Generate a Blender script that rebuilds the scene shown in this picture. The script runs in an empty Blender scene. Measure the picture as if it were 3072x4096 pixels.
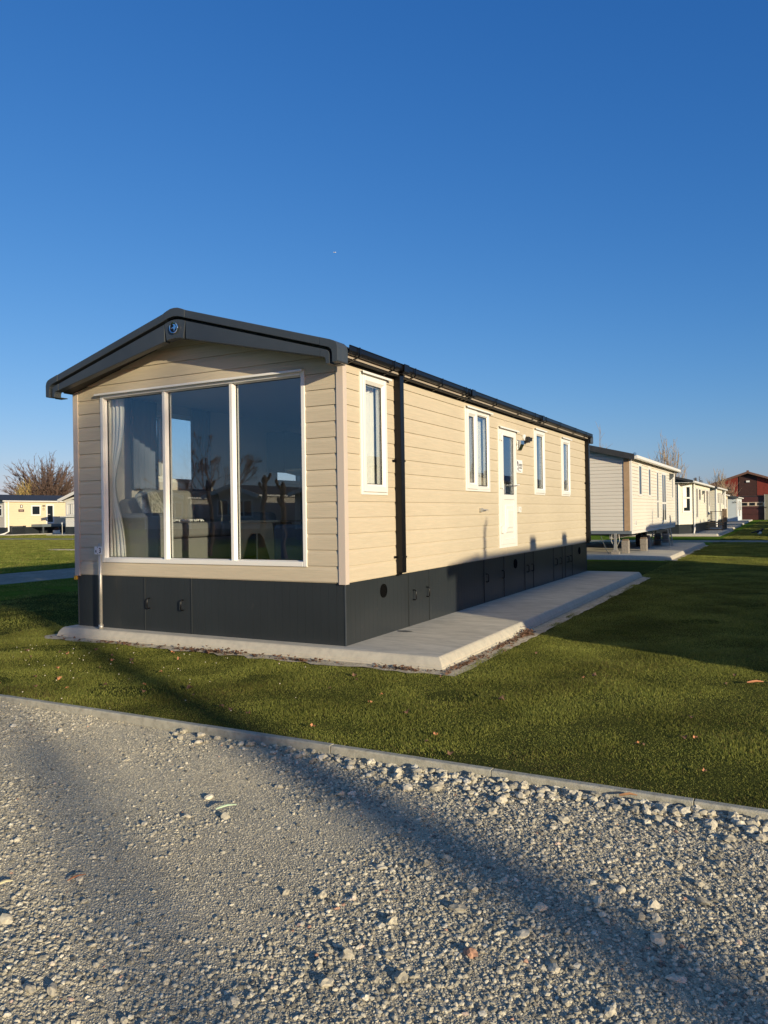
import bpy, bmesh, math, random
import numpy as np
from mathutils import Vector, Matrix
random.seed(7); rng = np.random.default_rng(11)
sc = bpy.context.scene; COL = sc.collection
R = math.radians

# ------------------------------------------------------------------ camera, sky, sun, exposure
cam_d = bpy.data.cameras.new("camera"); cam = bpy.data.objects.new("camera", cam_d); COL.objects.link(cam)
CAM = Vector((3.7899, -6.3247, 1.2711))
_yaw, _pit, _rol = R(-27.957), R(0.1231), R(-0.8689)
_f = Vector((math.sin(_yaw)*math.cos(_pit), math.cos(_yaw)*math.cos(_pit), math.sin(_pit)))
_r = Vector((math.cos(_yaw), -math.sin(_yaw), 0)); _u = _r.cross(_f)
_r2 = _r*math.cos(_rol) + _u*math.sin(_rol); _u2 = -_r*math.sin(_rol) + _u*math.cos(_rol)
m = Matrix.Identity(4)
for i in range(3):
    m[i][0] = _r2[i]; m[i][1] = _u2[i]; m[i][2] = -_f[i]; m[i][3] = CAM[i]
cam.matrix_world = m
cam_d.sensor_fit = 'VERTICAL'; cam_d.sensor_height = 36; cam_d.lens = 36*3062.07/4096
cam_d.clip_end = 6000; cam_d.clip_start = .05
sc.camera = cam

SUN = Vector((0.888, -0.46, 0.0)).normalized(); ELEV = R(12.4)
sun_d = bpy.data.lights.new("sun", 'SUN'); sun = bpy.data.objects.new("sun", sun_d); COL.objects.link(sun)
sun_vec = Vector((SUN.x*math.cos(ELEV), SUN.y*math.cos(ELEV), math.sin(ELEV)))
sun.rotation_euler = sun_vec.to_track_quat('Z', 'Y').to_euler()
sun_d.energy = 5.0; sun_d.angle = R(0.53); sun_d.color = (1.0, .85, .585)
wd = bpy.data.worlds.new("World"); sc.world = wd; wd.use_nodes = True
wn = wd.node_tree; wn.nodes.clear()
sky = wn.nodes.new('ShaderNodeTexSky'); sky.sky_type = 'NISHITA'; sky.sun_disc = False
sky.sun_elevation = ELEV; sky.sun_rotation = math.atan2(SUN.x, SUN.y)
sky.altitude = 0; sky.air_density = 1.0; sky.dust_density = 0.4; sky.ozone_density = 2.5
# the phone's rendering of the clear sky: one response curve per channel on the sky's own radiance
EXPO = 0.25; S_BG = .10
sep = wn.nodes.new('ShaderNodeSeparateColor'); cmb = wn.nodes.new('ShaderNodeCombineColor')
wn.links.new(sky.outputs[0], sep.inputs[0])
for ch, (g, k) in enumerate(((1.42, 2.334), (.93, 1.391), (.66, 1.499))):
    a0 = wn.nodes.new('ShaderNodeMath'); a0.operation = 'MULTIPLY'; a0.inputs[1].default_value = .06
    a1 = wn.nodes.new('ShaderNodeMath'); a1.operation = 'POWER'; a1.inputs[1].default_value = g
    a2 = wn.nodes.new('ShaderNodeMath'); a2.operation = 'MULTIPLY'; a2.inputs[1].default_value = k/S_BG/2**EXPO
    wn.links.new(sep.outputs[ch], a0.inputs[0]); wn.links.new(a0.outputs[0], a1.inputs[0]); wn.links.new(a1.outputs[0], a2.inputs[0]); wn.links.new(a2.outputs[0], cmb.inputs[ch])
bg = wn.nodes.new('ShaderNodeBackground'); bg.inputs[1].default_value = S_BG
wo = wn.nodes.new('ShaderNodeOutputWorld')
# towards the zenith (above the picture) a paler, scaled-up sky is added to neutralise ambient light
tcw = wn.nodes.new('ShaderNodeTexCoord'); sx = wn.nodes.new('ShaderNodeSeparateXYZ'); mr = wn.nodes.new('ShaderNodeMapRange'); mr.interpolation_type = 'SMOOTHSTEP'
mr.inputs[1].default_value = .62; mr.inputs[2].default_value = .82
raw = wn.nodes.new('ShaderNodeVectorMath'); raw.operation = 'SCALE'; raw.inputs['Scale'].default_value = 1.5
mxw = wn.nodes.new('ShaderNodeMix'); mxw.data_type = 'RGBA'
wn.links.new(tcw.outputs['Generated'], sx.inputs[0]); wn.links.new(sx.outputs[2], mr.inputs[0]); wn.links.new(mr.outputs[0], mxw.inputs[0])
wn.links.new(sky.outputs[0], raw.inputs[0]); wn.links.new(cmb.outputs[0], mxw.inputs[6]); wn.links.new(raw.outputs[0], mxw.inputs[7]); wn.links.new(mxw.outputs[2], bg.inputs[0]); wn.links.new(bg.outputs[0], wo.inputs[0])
vs = sc.view_settings; vs.view_transform = 'Standard'; vs.look = 'None'; vs.gamma = 1; vs.exposure = EXPO
sc.cycles.transparent_max_bounces = 16; sc.cycles.max_bounces = 8

# ------------------------------------------------------------------ materials
def pm(name, col, rough=.6, metal=0, var=None, bump=None, spec=.5, coat=0, stretch=None, var2=None):
    """var=(scale, amount) lightness noise; bump=(scale, distance); stretch=(x,y,z) mapping; var2=(scale, colour, threshold)"""
    M = bpy.data.materials.new(name); M.use_nodes = True; N = M.node_tree; n = N.nodes; L = N.links
    b = n['Principled BSDF']; b.inputs['Roughness'].default_value = rough; b.inputs['Metallic'].default_value = metal
    b.inputs['Specular IOR Level'].default_value = spec; b.inputs['Coat Weight'].default_value = coat
    b.inputs['Base Color'].default_value = (*col, 1)
    tc = n.new('ShaderNodeTexCoord'); mp = n.new('ShaderNodeMapping'); L.new(tc.outputs['Object'], mp.inputs[0])
    if stretch: mp.inputs['Scale'].default_value = stretch
    last = None
    if var:
        t = n.new('ShaderNodeTexNoise'); t.inputs['Scale'].default_value = var[0]; t.inputs['Detail'].default_value = 6
        L.new(mp.outputs[0], t.inputs['Vector'])
        r = n.new('ShaderNodeMapRange'); r.inputs[1].default_value = .3; r.inputs[2].default_value = .7
        r.inputs[3].default_value = 1-var[1]; r.inputs[4].default_value = 1+var[1]; L.new(t.outputs[0], r.inputs[0])
        mx = n.new('ShaderNodeVectorMath'); mx.operation = 'SCALE'; mx.inputs[0].default_value = col
        L.new(r.outputs[0], mx.inputs['Scale']); last = mx.outputs[0]
    if var2:
        t = n.new('ShaderNodeTexNoise'); t.inputs['Scale'].default_value = var2[0]; t.inputs['Detail'].default_value = 8
        t.inputs['Roughness'].default_value = .65
        L.new(tc.outputs['Object'], t.inputs['Vector'])
        r = n.new('ShaderNodeMapRange'); r.inputs[1].default_value = var2[2]-.07; r.inputs[2].default_value = var2[2]+.07
        L.new(t.outputs[0], r.inputs[0])
        mm = n.new('ShaderNodeMix'); mm.data_type = 'RGBA'; L.new(r.outputs[0], mm.inputs[0])
        if last: L.new(last, mm.inputs[6])
        else: mm.inputs[6].default_value = (*col, 1)
        mm.inputs[7].default_value = (*var2[1], 1); last = mm.outputs[2]
    if last: L.new(last, b.inputs['Base Color'])
    if bump:
        t = n.new('ShaderNodeTexNoise'); t.inputs['Scale'].default_value = bump[0]; t.inputs['Detail'].default_value = 5
        L.new(mp.outputs[0], t.inputs['Vector'])
        bp = n.new('ShaderNodeBump'); bp.inputs['Distance'].default_value = bump[1]; bp.inputs['Strength'].default_value = .8
        L.new(t.outputs[0], bp.inputs['Height']); L.new(bp.outputs[0], b.inputs['Normal'])
    return M

def siding(name, col, grain=.0012, var=.045):
    M = bpy.data.materials.new(name); M.use_nodes = True; N = M.node_tree; n = N.nodes; L = N.links
    b = n['Principled BSDF']; b.inputs['Roughness'].default_value = .62; b.inputs['Specular IOR Level'].default_value = .3
    tc = n.new('ShaderNodeTexCoord'); mp = n.new('ShaderNodeMapping'); L.new(tc.outputs['Object'], mp.inputs[0])
    mp.inputs['Scale'].default_value = (1, 1, 17)
    t = n.new('ShaderNodeTexNoise'); t.inputs['Scale'].default_value = 3.4; t.inputs['Detail'].default_value = 7
    t.inputs['Roughness'].default_value = .6; t.inputs['Distortion'].default_value = .9; L.new(mp.outputs[0], t.inputs['Vector'])
    w = n.new('ShaderNodeTexNoise'); w.inputs['Scale'].default_value = .7; L.new(tc.outputs['Object'], w.inputs['Vector'])
    r = n.new('ShaderNodeMapRange'); r.inputs[1].default_value = .35; r.inputs[2].default_value = .65
    r.inputs[3].default_value = 1-var; r.inputs[4].default_value = 1+var; L.new(t.outputs[0], r.inputs[0])
    r2 = n.new('ShaderNodeMapRange'); r2.inputs[1].default_value = .3; r2.inputs[2].default_value = .7
    r2.inputs[3].default_value = .96; r2.inputs[4].default_value = 1.03; L.new(w.outputs[0], r2.inputs[0])
    mu = n.new('ShaderNodeMath'); mu.operation = 'MULTIPLY'; L.new(r.outputs[0], mu.inputs[0]); L.new(r2.outputs[0], mu.inputs[1])
    mx = n.new('ShaderNodeVectorMath'); mx.operation = 'SCALE'; mx.inputs[0].default_value = col
    L.new(mu.outputs[0], mx.inputs['Scale']); L.new(mx.outputs[0], b.inputs['Base Color'])
    bp = n.new('ShaderNodeBump'); bp.inputs['Distance'].default_value = grain*2.2; bp.inputs['Strength'].default_value = .9
    L.new(t.outputs[0], bp.inputs['Height']); L.new(bp.outputs[0], b.inputs['Normal'])
    return M

def glass_mat(name, tint=(.95, .97, .97), mult=2.0):
    M = bpy.data.materials.new(name); M.use_nodes = True; N = M.node_tree; n = N.nodes; L = N.links; n.clear()
    lw = n.new('ShaderNodeLayerWeight'); lw.inputs[0].default_value = .5
    p = n.new('ShaderNodeMath'); p.operation = 'POWER'; p.inputs[1].default_value = 5; L.new(lw.outputs['Facing'], p.inputs[0])
    a = n.new('ShaderNodeMath'); a.operation = 'MULTIPLY_ADD'; a.inputs[1].default_value = .96*mult; a.inputs[2].default_value = .04*mult
    a.use_clamp = True; L.new(p.outputs[0], a.inputs[0])
    tr = n.new('ShaderNodeBsdfTransparent'); tr.inputs[0].default_value = (*tint, 1)
    gl = n.new('ShaderNodeBsdfGlossy'); gl.inputs['Roughness'].default_value = 0.0; gl.inputs[0].default_value = (.95, .97, 1, 1)
    mx = n.new('ShaderNodeMixShader'); L.new(a.outputs[0], mx.inputs[0]); L.new(tr.outputs[0], mx.inputs[1]); L.new(gl.outputs[0], mx.inputs[2])
    o = n.new('ShaderNodeOutputMaterial'); L.new(mx.outputs[0], o.inputs[0])
    return M

def leafy(name, colA, colB, trans=.35):
    """per-blade colour from the float attribute rnd"""
    M = bpy.data.materials.new(name); M.use_nodes = True; N = M.node_tree; n = N.nodes; L = N.links
    b = n['Principled BSDF']; b.inputs['Roughness'].default_value = .6; b.inputs['Specular IOR Level'].default_value = .08
    at = n.new('ShaderNodeAttribute'); at.attribute_name = 'rnd'
    cr = n.new('ShaderNodeValToRGB'); e = cr.color_ramp.elements
    e[0].color = (*colA, 1); e[1].color = (*colB, 1); e[1].position = .86
    x = e.new(.93); x.color = (.17, .14, .05, 1)
    L.new(at.outputs['Fac'], cr.inputs[0])
    tc = n.new('ShaderNodeTexCoord'); t = n.new('ShaderNodeTexNoise'); t.inputs['Scale'].default_value = 1.1; t.inputs['Detail'].default_value = 5
    L.new(tc.outputs['Object'], t.inputs['Vector'])
    r = n.new('ShaderNodeMapRange'); r.inputs[1].default_value = .3; r.inputs[2].default_value = .7; r.inputs[3].default_value = .6; r.inputs[4].default_value = 1.35
    L.new(t.outputs[0], r.inputs[0])
    mx = n.new('ShaderNodeVectorMath'); mx.operation = 'SCALE'; L.new(cr.outputs[0], mx.inputs[0]); L.new(r.outputs[0], mx.inputs['Scale'])
    L.new(mx.outputs[0], b.inputs['Base Color'])
    tl = n.new('ShaderNodeBsdfTranslucent'); L.new(mx.outputs[0], tl.inputs[0])
    ms = n.new('ShaderNodeMixShader'); ms.inputs[0].default_value = trans
    L.new(b.outputs[0], ms.inputs[1]); L.new(tl.outputs[0], ms.inputs[2]); L.new(ms.outputs[0], n['Material Output'].inputs[0])
    return M

def stone_mat(name, stops):
    M = bpy.data.materials.new(name); M.use_nodes = True; N = M.node_tree; n = N.nodes; L = N.links
    b = n['Principled BSDF']; b.inputs['Roughness'].default_value = .85; b.inputs['Specular IOR Level'].default_value = .2
    at = n.new('ShaderNodeAttribute'); at.attribute_name = 'rnd'
    cr = n.new('ShaderNodeValToRGB'); cr.color_ramp.interpolation = 'LINEAR'; e = cr.color_ramp.elements
    e[0].position = stops[0][0]; e[0].color = (*stops[0][1], 1); e[1].position = stops[-1][0]; e[1].color = (*stops[-1][1], 1)
    for p, c in stops[1:-1]:
        q = e.new(p); q.color = (*c, 1)
    L.new(at.outputs['Fac'], cr.inputs[0])
    tc = n.new('ShaderNodeTexCoord'); t = n.new('ShaderNodeTexNoise'); t.inputs['Scale'].default_value = 90; t.inputs['Detail'].default_value = 4
    L.new(tc.outputs['Object'], t.inputs['Vector'])
    r = n.new('ShaderNodeMapRange'); r.inputs[1].default_value = .3; r.inputs[2].default_value = .7; r.inputs[3].default_value = .8; r.inputs[4].default_value = 1.2
    L.new(t.outputs[0], r.inputs[0])
    mx = n.new('ShaderNodeVectorMath'); mx.operation = 'SCALE'; L.new(cr.outputs[0], mx.inputs[0]); L.new(r.outputs[0], mx.inputs['Scale'])
    L.new(mx.outputs[0], b.inputs['Base Color'])
    return M

def ground_mat(name, cols, scale, bumps, rough=.95):
    """two noises mix three colours; bumps=[(scale,dist)]"""
    M = bpy.data.materials.new(name); M.use_nodes = True; N = M.node_tree; n = N.nodes; L = N.links
    b = n['Principled BSDF']; b.inputs['Roughness'].default_value = rough; b.inputs['Specular IOR Level'].default_value = .15
    tc = n.new('ShaderNodeTexCoord')
    def noise(s, d=8):
        t = n.new('ShaderNodeTexNoise'); t.inputs['Scale'].default_value = s; t.inputs['Detail'].default_value = d
        t.inputs['Roughness'].default_value = .65; L.new(tc.outputs['Object'], t.inputs['Vector']); return t.outputs[0]
    def rng_(s, a, c):
        r = n.new('ShaderNodeMapRange'); r.inputs[1].default_value = a; r.inputs[2].default_value = c; L.new(s, r.inputs[0]); return r.outputs[0]
    m1 = n.new('ShaderNodeMix'); m1.data_type = 'RGBA'; L.new(rng_(noise(scale[0]), .35, .65), m1.inputs[0])
    m1.inputs[6].default_value = (*cols[0], 1); m1.inputs[7].default_value = (*cols[1], 1)
    m2 = n.new('ShaderNodeMix'); m2.data_type = 'RGBA'; L.new(rng_(noise(scale[1]), .45, .72), m2.inputs[0])
    L.new(m1.outputs[2], m2.inputs[6]); m2.inputs[7].default_value = (*cols[2], 1)
    L.new(m2.outputs[2], b.inputs['Base Color'])
    prev = None
    for s, d in bumps:
        bp = n.new('ShaderNodeBump'); bp.inputs['Distance'].default_value = d; bp.inputs['Strength'].default_value = 1
        L.new(noise(s, 4), bp.inputs['Height'])
        if prev: L.new(prev, bp.inputs['Normal'])
        prev = bp.outputs[0]
    L.new(prev, b.inputs['Normal'])
    return M

M = {}
M['side'] = siding('cream_siding', (.525, .455, .335), .0015, .05)
M['pvc'] = pm('white_pvc', (.74, .73, .69), .35, var=(3, .02))
M['trim'] = pm('pinkish_trim', (.54, .465, .395), .5)
M['anth'] = pm('anthracite_plastic', (.042, .051, .060), .42, var=(6, .05))
M['skirt'] = pm('anthracite_skirt', (.024, .029, .033), .33, var=(1.5, .10), var2=(5, (.05, .053, .055), .72))
M['black'] = pm('black_plastic', (.005, .005, .006), .30, spec=.3)
M['vent_and_shade_black'] = pm('vent_and_shade_black', (.002, .002, .002), .9, spec=.1)
M['matt_black'] = pm('matt_black', (.012, .012, .012), .6)
M['soffit'] = pm('soffit_board', (.36, .31, .25), .6)
M['roof'] = pm('dark_roof', (.03, .032, .035), .6, var=(8, .2), bump=(20, .004))
M['glass'] = glass_mat('window_glass')
M['darkglass'] = pm('dark_window_glass', (.012, .016, .02), .04, spec=.8)
M['gasket'] = pm('black_gasket', (.01, .01, .01), .5)
M['chrome'] = pm('chrome', (.8, .8, .82), .08, 1)
M['conc'] = ground_mat('pad_concrete', [(.42, .395, .335), (.56, .53, .455), (.33, .315, .275)], (1.6, 6), [(60, .0015), (9, .002)])
def _stretch_pad():
    n = M['conc'].node_tree
    mp = n.nodes.new('ShaderNodeMapping'); mp.inputs['Scale'].default_value = (.55, 1.9, 1)
    tc = [q for q in n.nodes if q.type == 'TEX_COORD'][0]
    for l in list(n.links):
        if l.from_node == tc: 
            t = l.to_socket; n.links.remove(l); n.links.new(mp.outputs[0], t)
    n.links.new(tc.outputs['Object'], mp.inputs[0])
_stretch_pad()
M['edge'] = ground_mat('pad_edge_concrete', [(.45, .42, .345), (.51, .475, .39), (.39, .365, .31)], (3, 14), [(70, .0014), (16, .0008)])
M['kerb'] = ground_mat('kerb_concrete', [(.37, .355, .285), (.45, .43, .35), (.25, .24, .195)], (4, 20), [(120, .002), (30, .002)])
M['gravel'] = ground_mat('gravel_dust', [(.49, .44, .335), (.59, .535, .415), (.385, .35, .275)], (1.2, 9), [(150, .008), (45, .012)])
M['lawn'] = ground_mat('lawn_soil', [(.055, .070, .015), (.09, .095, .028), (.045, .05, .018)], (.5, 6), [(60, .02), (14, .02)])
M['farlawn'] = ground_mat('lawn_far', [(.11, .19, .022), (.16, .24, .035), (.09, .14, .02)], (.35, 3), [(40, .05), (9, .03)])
M['soil'] = ground_mat('sandy_soil', [(.46, .41, .31), (.58, .52, .41), (.30, .25, .18)], (5, 16), [(80, .01), (20, .015)])
for _m in (M['farlawn'], M['lawn'], M['gravel']): _m.node_tree.nodes['Principled BSDF'].inputs['Specular IOR Level'].default_value = 0
M['land'] = ground_mat('open_land', [(.05, .06, .02), (.06, .075, .025), (.045, .05, .02)], (.02, .1), [(1, .05), (5, .02)])
M['grass'] = leafy('grass_blades', (.088, .112, .020), (.38, .385, .095))
M['stones'] = stone_mat('stones', [(0, (.125, .122, .105)), (.25, (.29, .27, .215)), (.6, (.45, .412, .315)), (.90, (.55, .505, .395)), (.994, (.64, .60, .49)), (.997, (.42, .17, .10)), (1, (.35, .2, .13))])
M['leaf'] = pm('dead_leaf', (.13, .070, .040), .8, var=(30, .4))
M['wood'] = pm('weathered_wood', (.17, .12, .08), .8, var=(12, .25), bump=(40, .003))
M['ply'] = pm('plywood', (.42, .30, .16), .5, var=(10, .1))
M['bark'] = pm('bark', (.10, .075, .055), .9, var=(6, .3), bump=(14, .03))
M['twig_red'] = pm('willow_twigs', (.15, .10, .08), .8)
M['twig_pale'] = pm('pale_twigs', (.32, .25, .17), .8)
M['twig_yel'] = pm('yellow_twigs', (.48, .36, .13), .8)
M['galv'] = pm('galvanised_steel', (.50, .48, .43), .45, .6, var=(20, .15))
M['steel'] = pm('dark_steel', (.10, .115, .125), .5, .3, var=(6, .2))
M['block'] = pm('concrete_block', (.24, .215, .185), .9, var=(25, .2), bump=(60, .006))
M['sofa'] = pm('grey_upholstery', (.22, .215, .20), .95, var=(160, .25), bump=(200, .003))
M['sofa_dark'] = pm('dark_upholstery', (.10, .11, .125), .95, var=(160, .2))
M['linen'] = pm('white_linen', (.78, .76, .70), .8)
M['greycloth'] = pm('grey_blue_curtain_cloth', (.16, .18, .23), .9)
M['inwall'] = pm('interior_wall', (.58, .53, .46), .7)
M['floor'] = pm('vinyl_floor', (.16, .13, .10), .5, var=(5, .2))
M['ink'] = pm('black_ink', (.01, .01, .012), .5)
M['purple'] = pm('dark_purple_ink', (.03, .012, .035), .5)
M['yellow'] = pm('yellow_tag', (.75, .42, .03), .5)
M['white'] = pm('white_plate', (.80, .80, .78), .4)
M['cloud'] = pm('cloud', (.9, .9, .9), 1)

# ------------------------------------------------------------------ mesh helpers
X, Y, Z = Vector((1, 0, 0)), Vector((0, 1, 0)), Vector((0, 0, 1))
WORLD = (Vector((0, 0, 0)), X, Y, Z)
def frame(o, u, n):           # wall frame: u along wall, v up, w outward
    return (Vector(o), Vector(u), Z.copy(), Vector(n))
class MB:
    def __init__(s): s.v = []; s.f = []
    def P(s, F, a): return F[0] + F[1]*a[0] + F[2]*a[1] + F[3]*a[2]
    def poly(s, pts, F=WORLD):
        i = len(s.v); s.v += [s.P(F, p) for p in pts]; s.f.append(list(range(i, i+len(pts)))); return s
    def box(s, u0, u1, v0, v1, w0, w1, F=WORLD):
        i = len(s.v)
        s.v += [s.P(F, p) for p in ((u0,v0,w0),(u1,v0,w0),(u1,v1,w0),(u0,v1,w0),(u0,v0,w1),(u1,v0,w1),(u1,v1,w1),(u0,v1,w1))]
        s.f += [[i+k for k in q] for q in ((0,3,2,1),(4,5,6,7),(0,1,5,4),(1,2,6,5),(2,3,7,6),(3,0,4,7))]; return s
    def prism(s, pts, w0, w1, F=WORLD):      # pts in (u,v), extruded along w
        i = len(s.v); n = len(pts)
        s.v += [s.P(F, (p[0], p[1], w0)) for p in pts] + [s.P(F, (p[0], p[1], w1)) for p in pts]
        s.f.append([i+k for k in range(n)][::-1]); s.f.append([i+n+k for k in range(n)])
        for k in range(n):
            j = (k+1) % n; s.f.append([i+k, i+j, i+n+j, i+n+k])
        return s
    def tube(s, pts, rad, n=8, F=WORLD, cap=True):
        pts = [s.P(F, p) for p in pts]; k0 = len(s.v)
        if not hasattr(rad, '__len__'): rad = [rad]*len(pts)
        up = None
        for j, p in enumerate(pts):
            d = (pts[min(j+1, len(pts)-1)] - pts[max(j-1, 0)]).normalized()
            if up is None: up = d.orthogonal().normalized()
            a = (up - d*up.dot(d)).normalized(); up = a; b = d.cross(a)
            for q in range(n):
                t = 2*math.pi*q/n; s.v.append(p + (a*math.cos(t) + b*math.sin(t))*rad[j])
        for j in range(len(pts)-1):
            for q in range(n):
                a = k0+j*n+q; b = k0+j*n+(q+1) % n; s.f.append([a, b, b+n, a+n])
        if cap: s.f.append([k0+q for q in range(n)][::-1]); s.f.append([k0+(len(pts)-1)*n+q for q in range(n)])
        return s
    def build(s, name, mat, parent=None, bevel=0, smooth=False, label=None, seg=2):
        me = bpy.data.meshes.new(name); me.from_pydata([tuple(v) for v in s.v], [], s.f); me.update()
        bm = bmesh.new(); bm.from_mesh(me); bmesh.ops.recalc_face_normals(bm, faces=bm.faces); bm.to_mesh(me); bm.free()
        me.materials.append(mat)
        if smooth:
            for p in me.polygons: p.use_smooth = True
        o = bpy.data.objects.new(name, me); COL.objects.link(o)
        if parent: o.parent = parent
        if bevel:
            b = o.modifiers.new('bevel', 'BEVEL'); b.width = bevel; b.segments = seg; b.limit_method = 'ANGLE'; b.angle_limit = R(35)
            b.harden_normals = False
        if label: o['label'] = label
        return o
def box(name, mat, parent, u0, u1, v0, v1, w0, w1, F=WORLD, bevel=0, label=None):
    return MB().box(u0, u1, v0, v1, w0, w1, F).build(name, mat, parent, bevel, label=label)
def thing(name, label, cat, loc=(0, 0, 0), rz=0, group=None):
    o = bpy.data.objects.new(name, None); COL.objects.link(o); o.location = loc; o.rotation_euler = (0, 0, rz)
    o.empty_display_size = .3
    o['label'] = label; o['category'] = cat
    if group: o['group'] = group
    return o
def tag(o, label=None, cat=None, group=None, kind=None):
    if label: o['label'] = label
    if cat: o['category'] = cat
    if group: o['group'] = group
    if kind: o['kind'] = kind
    return o
def struct(o): o['kind'] = 'structure'; return o
def dup(root, loc, rz=None, label=None, scale=None):
    def cp(o, parent):
        c = o.copy(); COL.objects.link(c)
        if parent: c.parent = parent
        for ch in o.children: cp(ch, c)
        return c
    kids = list(root.children)
    c = root.copy(); COL.objects.link(c)
    for ch in kids: cp(ch, c)
    c.location = loc
    if rz is not None: c.rotation_euler = (0, 0, rz)
    if label: c['label'] = label
    if scale: c.scale = (scale,)*3
    return c
def clip(poly, a, b, c):      # keep a*u+b*v<=c
    out = []
    for i in range(len(poly)):
        p, q = poly[i], poly[(i+1) % len(poly)]
        dp = a*p[0]+b*p[1]-c; dq = a*q[0]+b*q[1]-c
        if dp <= 1e-9: out.append(p)
        if (dp < -1e-9 and dq > 1e-9) or (dp > 1e-9 and dq < -1e-9):
            t = dp/(dp-dq); out.append((p[0]+(q[0]-p[0])*t, p[1]+(q[1]-p[1])*t))
    return out if len(out) >= 3 else []
def clapboard(mb, F, u0, u1, z0, z1, pitch, depth, holes=(), roofs=(), zstart=None, bevel_frac=.27, grv=.0028):
    """overlapping boards; holes=(u0,u1,z0,z1); roofs=half planes (a,b,c) in (u,z) to keep"""
    zs = zstart if zstart is not None else z0
    k = math.floor((z0-zs)/pitch); segs = []
    while zs + k*pitch < z1:
        zb = zs + k*pitch
        segs.append(('face', zb, zb+pitch*(1-bevel_frac), depth, depth*.92))
        gv = grv
        segs.append(('face', zb+pitch*(1-bevel_frac), zb+pitch-gv, depth*.92, depth*.1))
        segs.append(('lip', zb+pitch-gv, zb+pitch-gv, depth*.1, -.010)); segs.append(('face', zb+pitch-gv, zb+pitch, -.010, -.010))
        segs.append(('lip', zb+pitch, zb+pitch, -.010, depth)); k += 1
    cuts = sorted({z0, z1, *[h[2] for h in holes], *[h[3] for h in holes]})
    for kind, a, b, wa, wb in segs:
        if kind == 'lip':
            if not (z0 < a < z1): continue
            ivs = free(u0, u1, [h for h in holes if h[2]-1e-6 <= a <= h[3]+1e-6])
            for x0, x1 in ivs:
                p = [(x0, a), (x1, a)]
                # clip the line with roofs
                lo, hi = x0, x1
                for (ra, rb, rc) in roofs:
                    v = rc-rb*a
                    if ra > 0: hi = min(hi, v/ra)
                    elif ra < 0: lo = max(lo, v/ra)
                if hi-lo > 1e-4: mb.poly([(lo, a, wa), (hi, a, wa), (hi, a, wb), (lo, a, wb)], F)
            continue
        zz = [max(a, z0)] + [c for c in cuts if max(a, z0) < c < min(b, z1)] + [min(b, z1)]
        for i in range(len(zz)-1):
            za, zb_ = zz[i], zz[i+1]
            if zb_-za < 1e-5: continue
            mid = (za+zb_)/2
            for x0, x1 in free(u0, u1, [h for h in holes if h[2] < mid < h[3]]):
                pl = [(x0, za), (x1, za), (x1, zb_), (x0, zb_)]
                for (ra, rb, rc) in roofs: pl = clip(pl, ra, rb, rc) if pl else pl
                if pl: mb.poly([(u, z, wa+(wb-wa)*(z-a)/(b-a)) for u, z in pl], F)
def free(u0, u1, hs):
    iv = [(u0, u1)]
    for h in hs:
        nx = []
        for a, b in iv:
            if h[1] <= a or h[0] >= b: nx.append((a, b)); continue
            if h[0] > a: nx.append((a, h[0]))
            if h[1] < b: nx.append((h[1], b))
        iv = nx
    return iv
def sheet(mb, F, u0, u1, z0, z1, w, holes=(), roofs=()):
    cuts = sorted({z0, z1, *[h[2] for h in holes if z0 < h[2] < z1], *[h[3] for h in holes if z0 < h[3] < z1]})
    for i in range(len(cuts)-1):
        a, b = cuts[i], cuts[i+1]
        for x0, x1 in free(u0, u1, [h for h in holes if h[2] < (a+b)/2 < h[3]]):
            pl = [(x0, a), (x1, a), (x1, b), (x0, b)]
            for r in roofs: pl = clip(pl, *r) if pl else pl
            if pl: mb.poly([(p[0], p[1], w) for p in pl], F)
def ring(mb, F, u0, u1, v0, v1, t, w0, w1, tb=None):
    """rectangular frame of four butted bars"""
    tb = tb or t
    mb.box(u0, u0+t, v0, v1, w0, w1, F); mb.box(u1-t, u1, v0, v1, w0, w1, F)
    mb.box(u0+t, u1-t, v0, v0+tb, w0, w1, F); mb.box(u0+t, u1-t, v1-t, v1, w0, w1, F)
def text_mesh(name, s, size, F, u, v, w, mat, parent, sx=1.0, depth=.0008):
    cu = bpy.data.curves.new(name, 'FONT'); cu.body = s; cu.size = size; cu.extrude = depth; cu.resolution_u = 3; cu.offset = size*.022
    to = bpy.data.objects.new(name, cu); COL.objects.link(to)
    dg = bpy.context.evaluated_depsgraph_get(); dg.update()
    me = bpy.data.meshes.new_from_object(to.evaluated_get(dg)); bpy.data.objects.remove(to)
    for vv in me.vertices:
        c = vv.co; vv.co = F[0] + F[1]*(u+c.x*sx) + F[2]*(v+c.y) + F[3]*(w+c.z)
    me.materials.clear(); me.materials.append(mat); o = bpy.data.objects.new(name, me); COL.objects.link(o)
    if parent: o.parent = parent
    return o
def raw_mesh(name, co, faces3, mat, rnd=None, smooth=False):
    me = bpy.data.meshes.new(name); nv = len(co); nf = len(faces3); k = faces3.shape[1]
    me.vertices.add(nv); me.vertices.foreach_set('co', np.ascontiguousarray(co, dtype=np.float32).ravel())
    me.loops.add(nf*k); me.loops.foreach_set('vertex_index', np.ascontiguousarray(faces3, dtype=np.int32).ravel())
    me.polygons.add(nf); me.polygons.foreach_set('loop_start', np.arange(0, nf*k, k, dtype=np.int32))
    me.polygons.foreach_set('loop_total', np.full(nf, k, dtype=np.int32))
    if smooth: me.polygons.foreach_set('use_smooth', np.ones(nf, dtype=bool))
    me.update(calc_edges=True)
    if not smooth:
        me.polygons.foreach_set('use_smooth', np.zeros(nf, dtype=bool))
    if rnd is not None:
        a = me.attributes.new('rnd', 'FLOAT', 'POINT'); a.data.foreach_set('value', rnd.astype(np.float32))
    me.materials.append(mat); o = bpy.data.objects.new(name, me); COL.objects.link(o); return o
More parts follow.
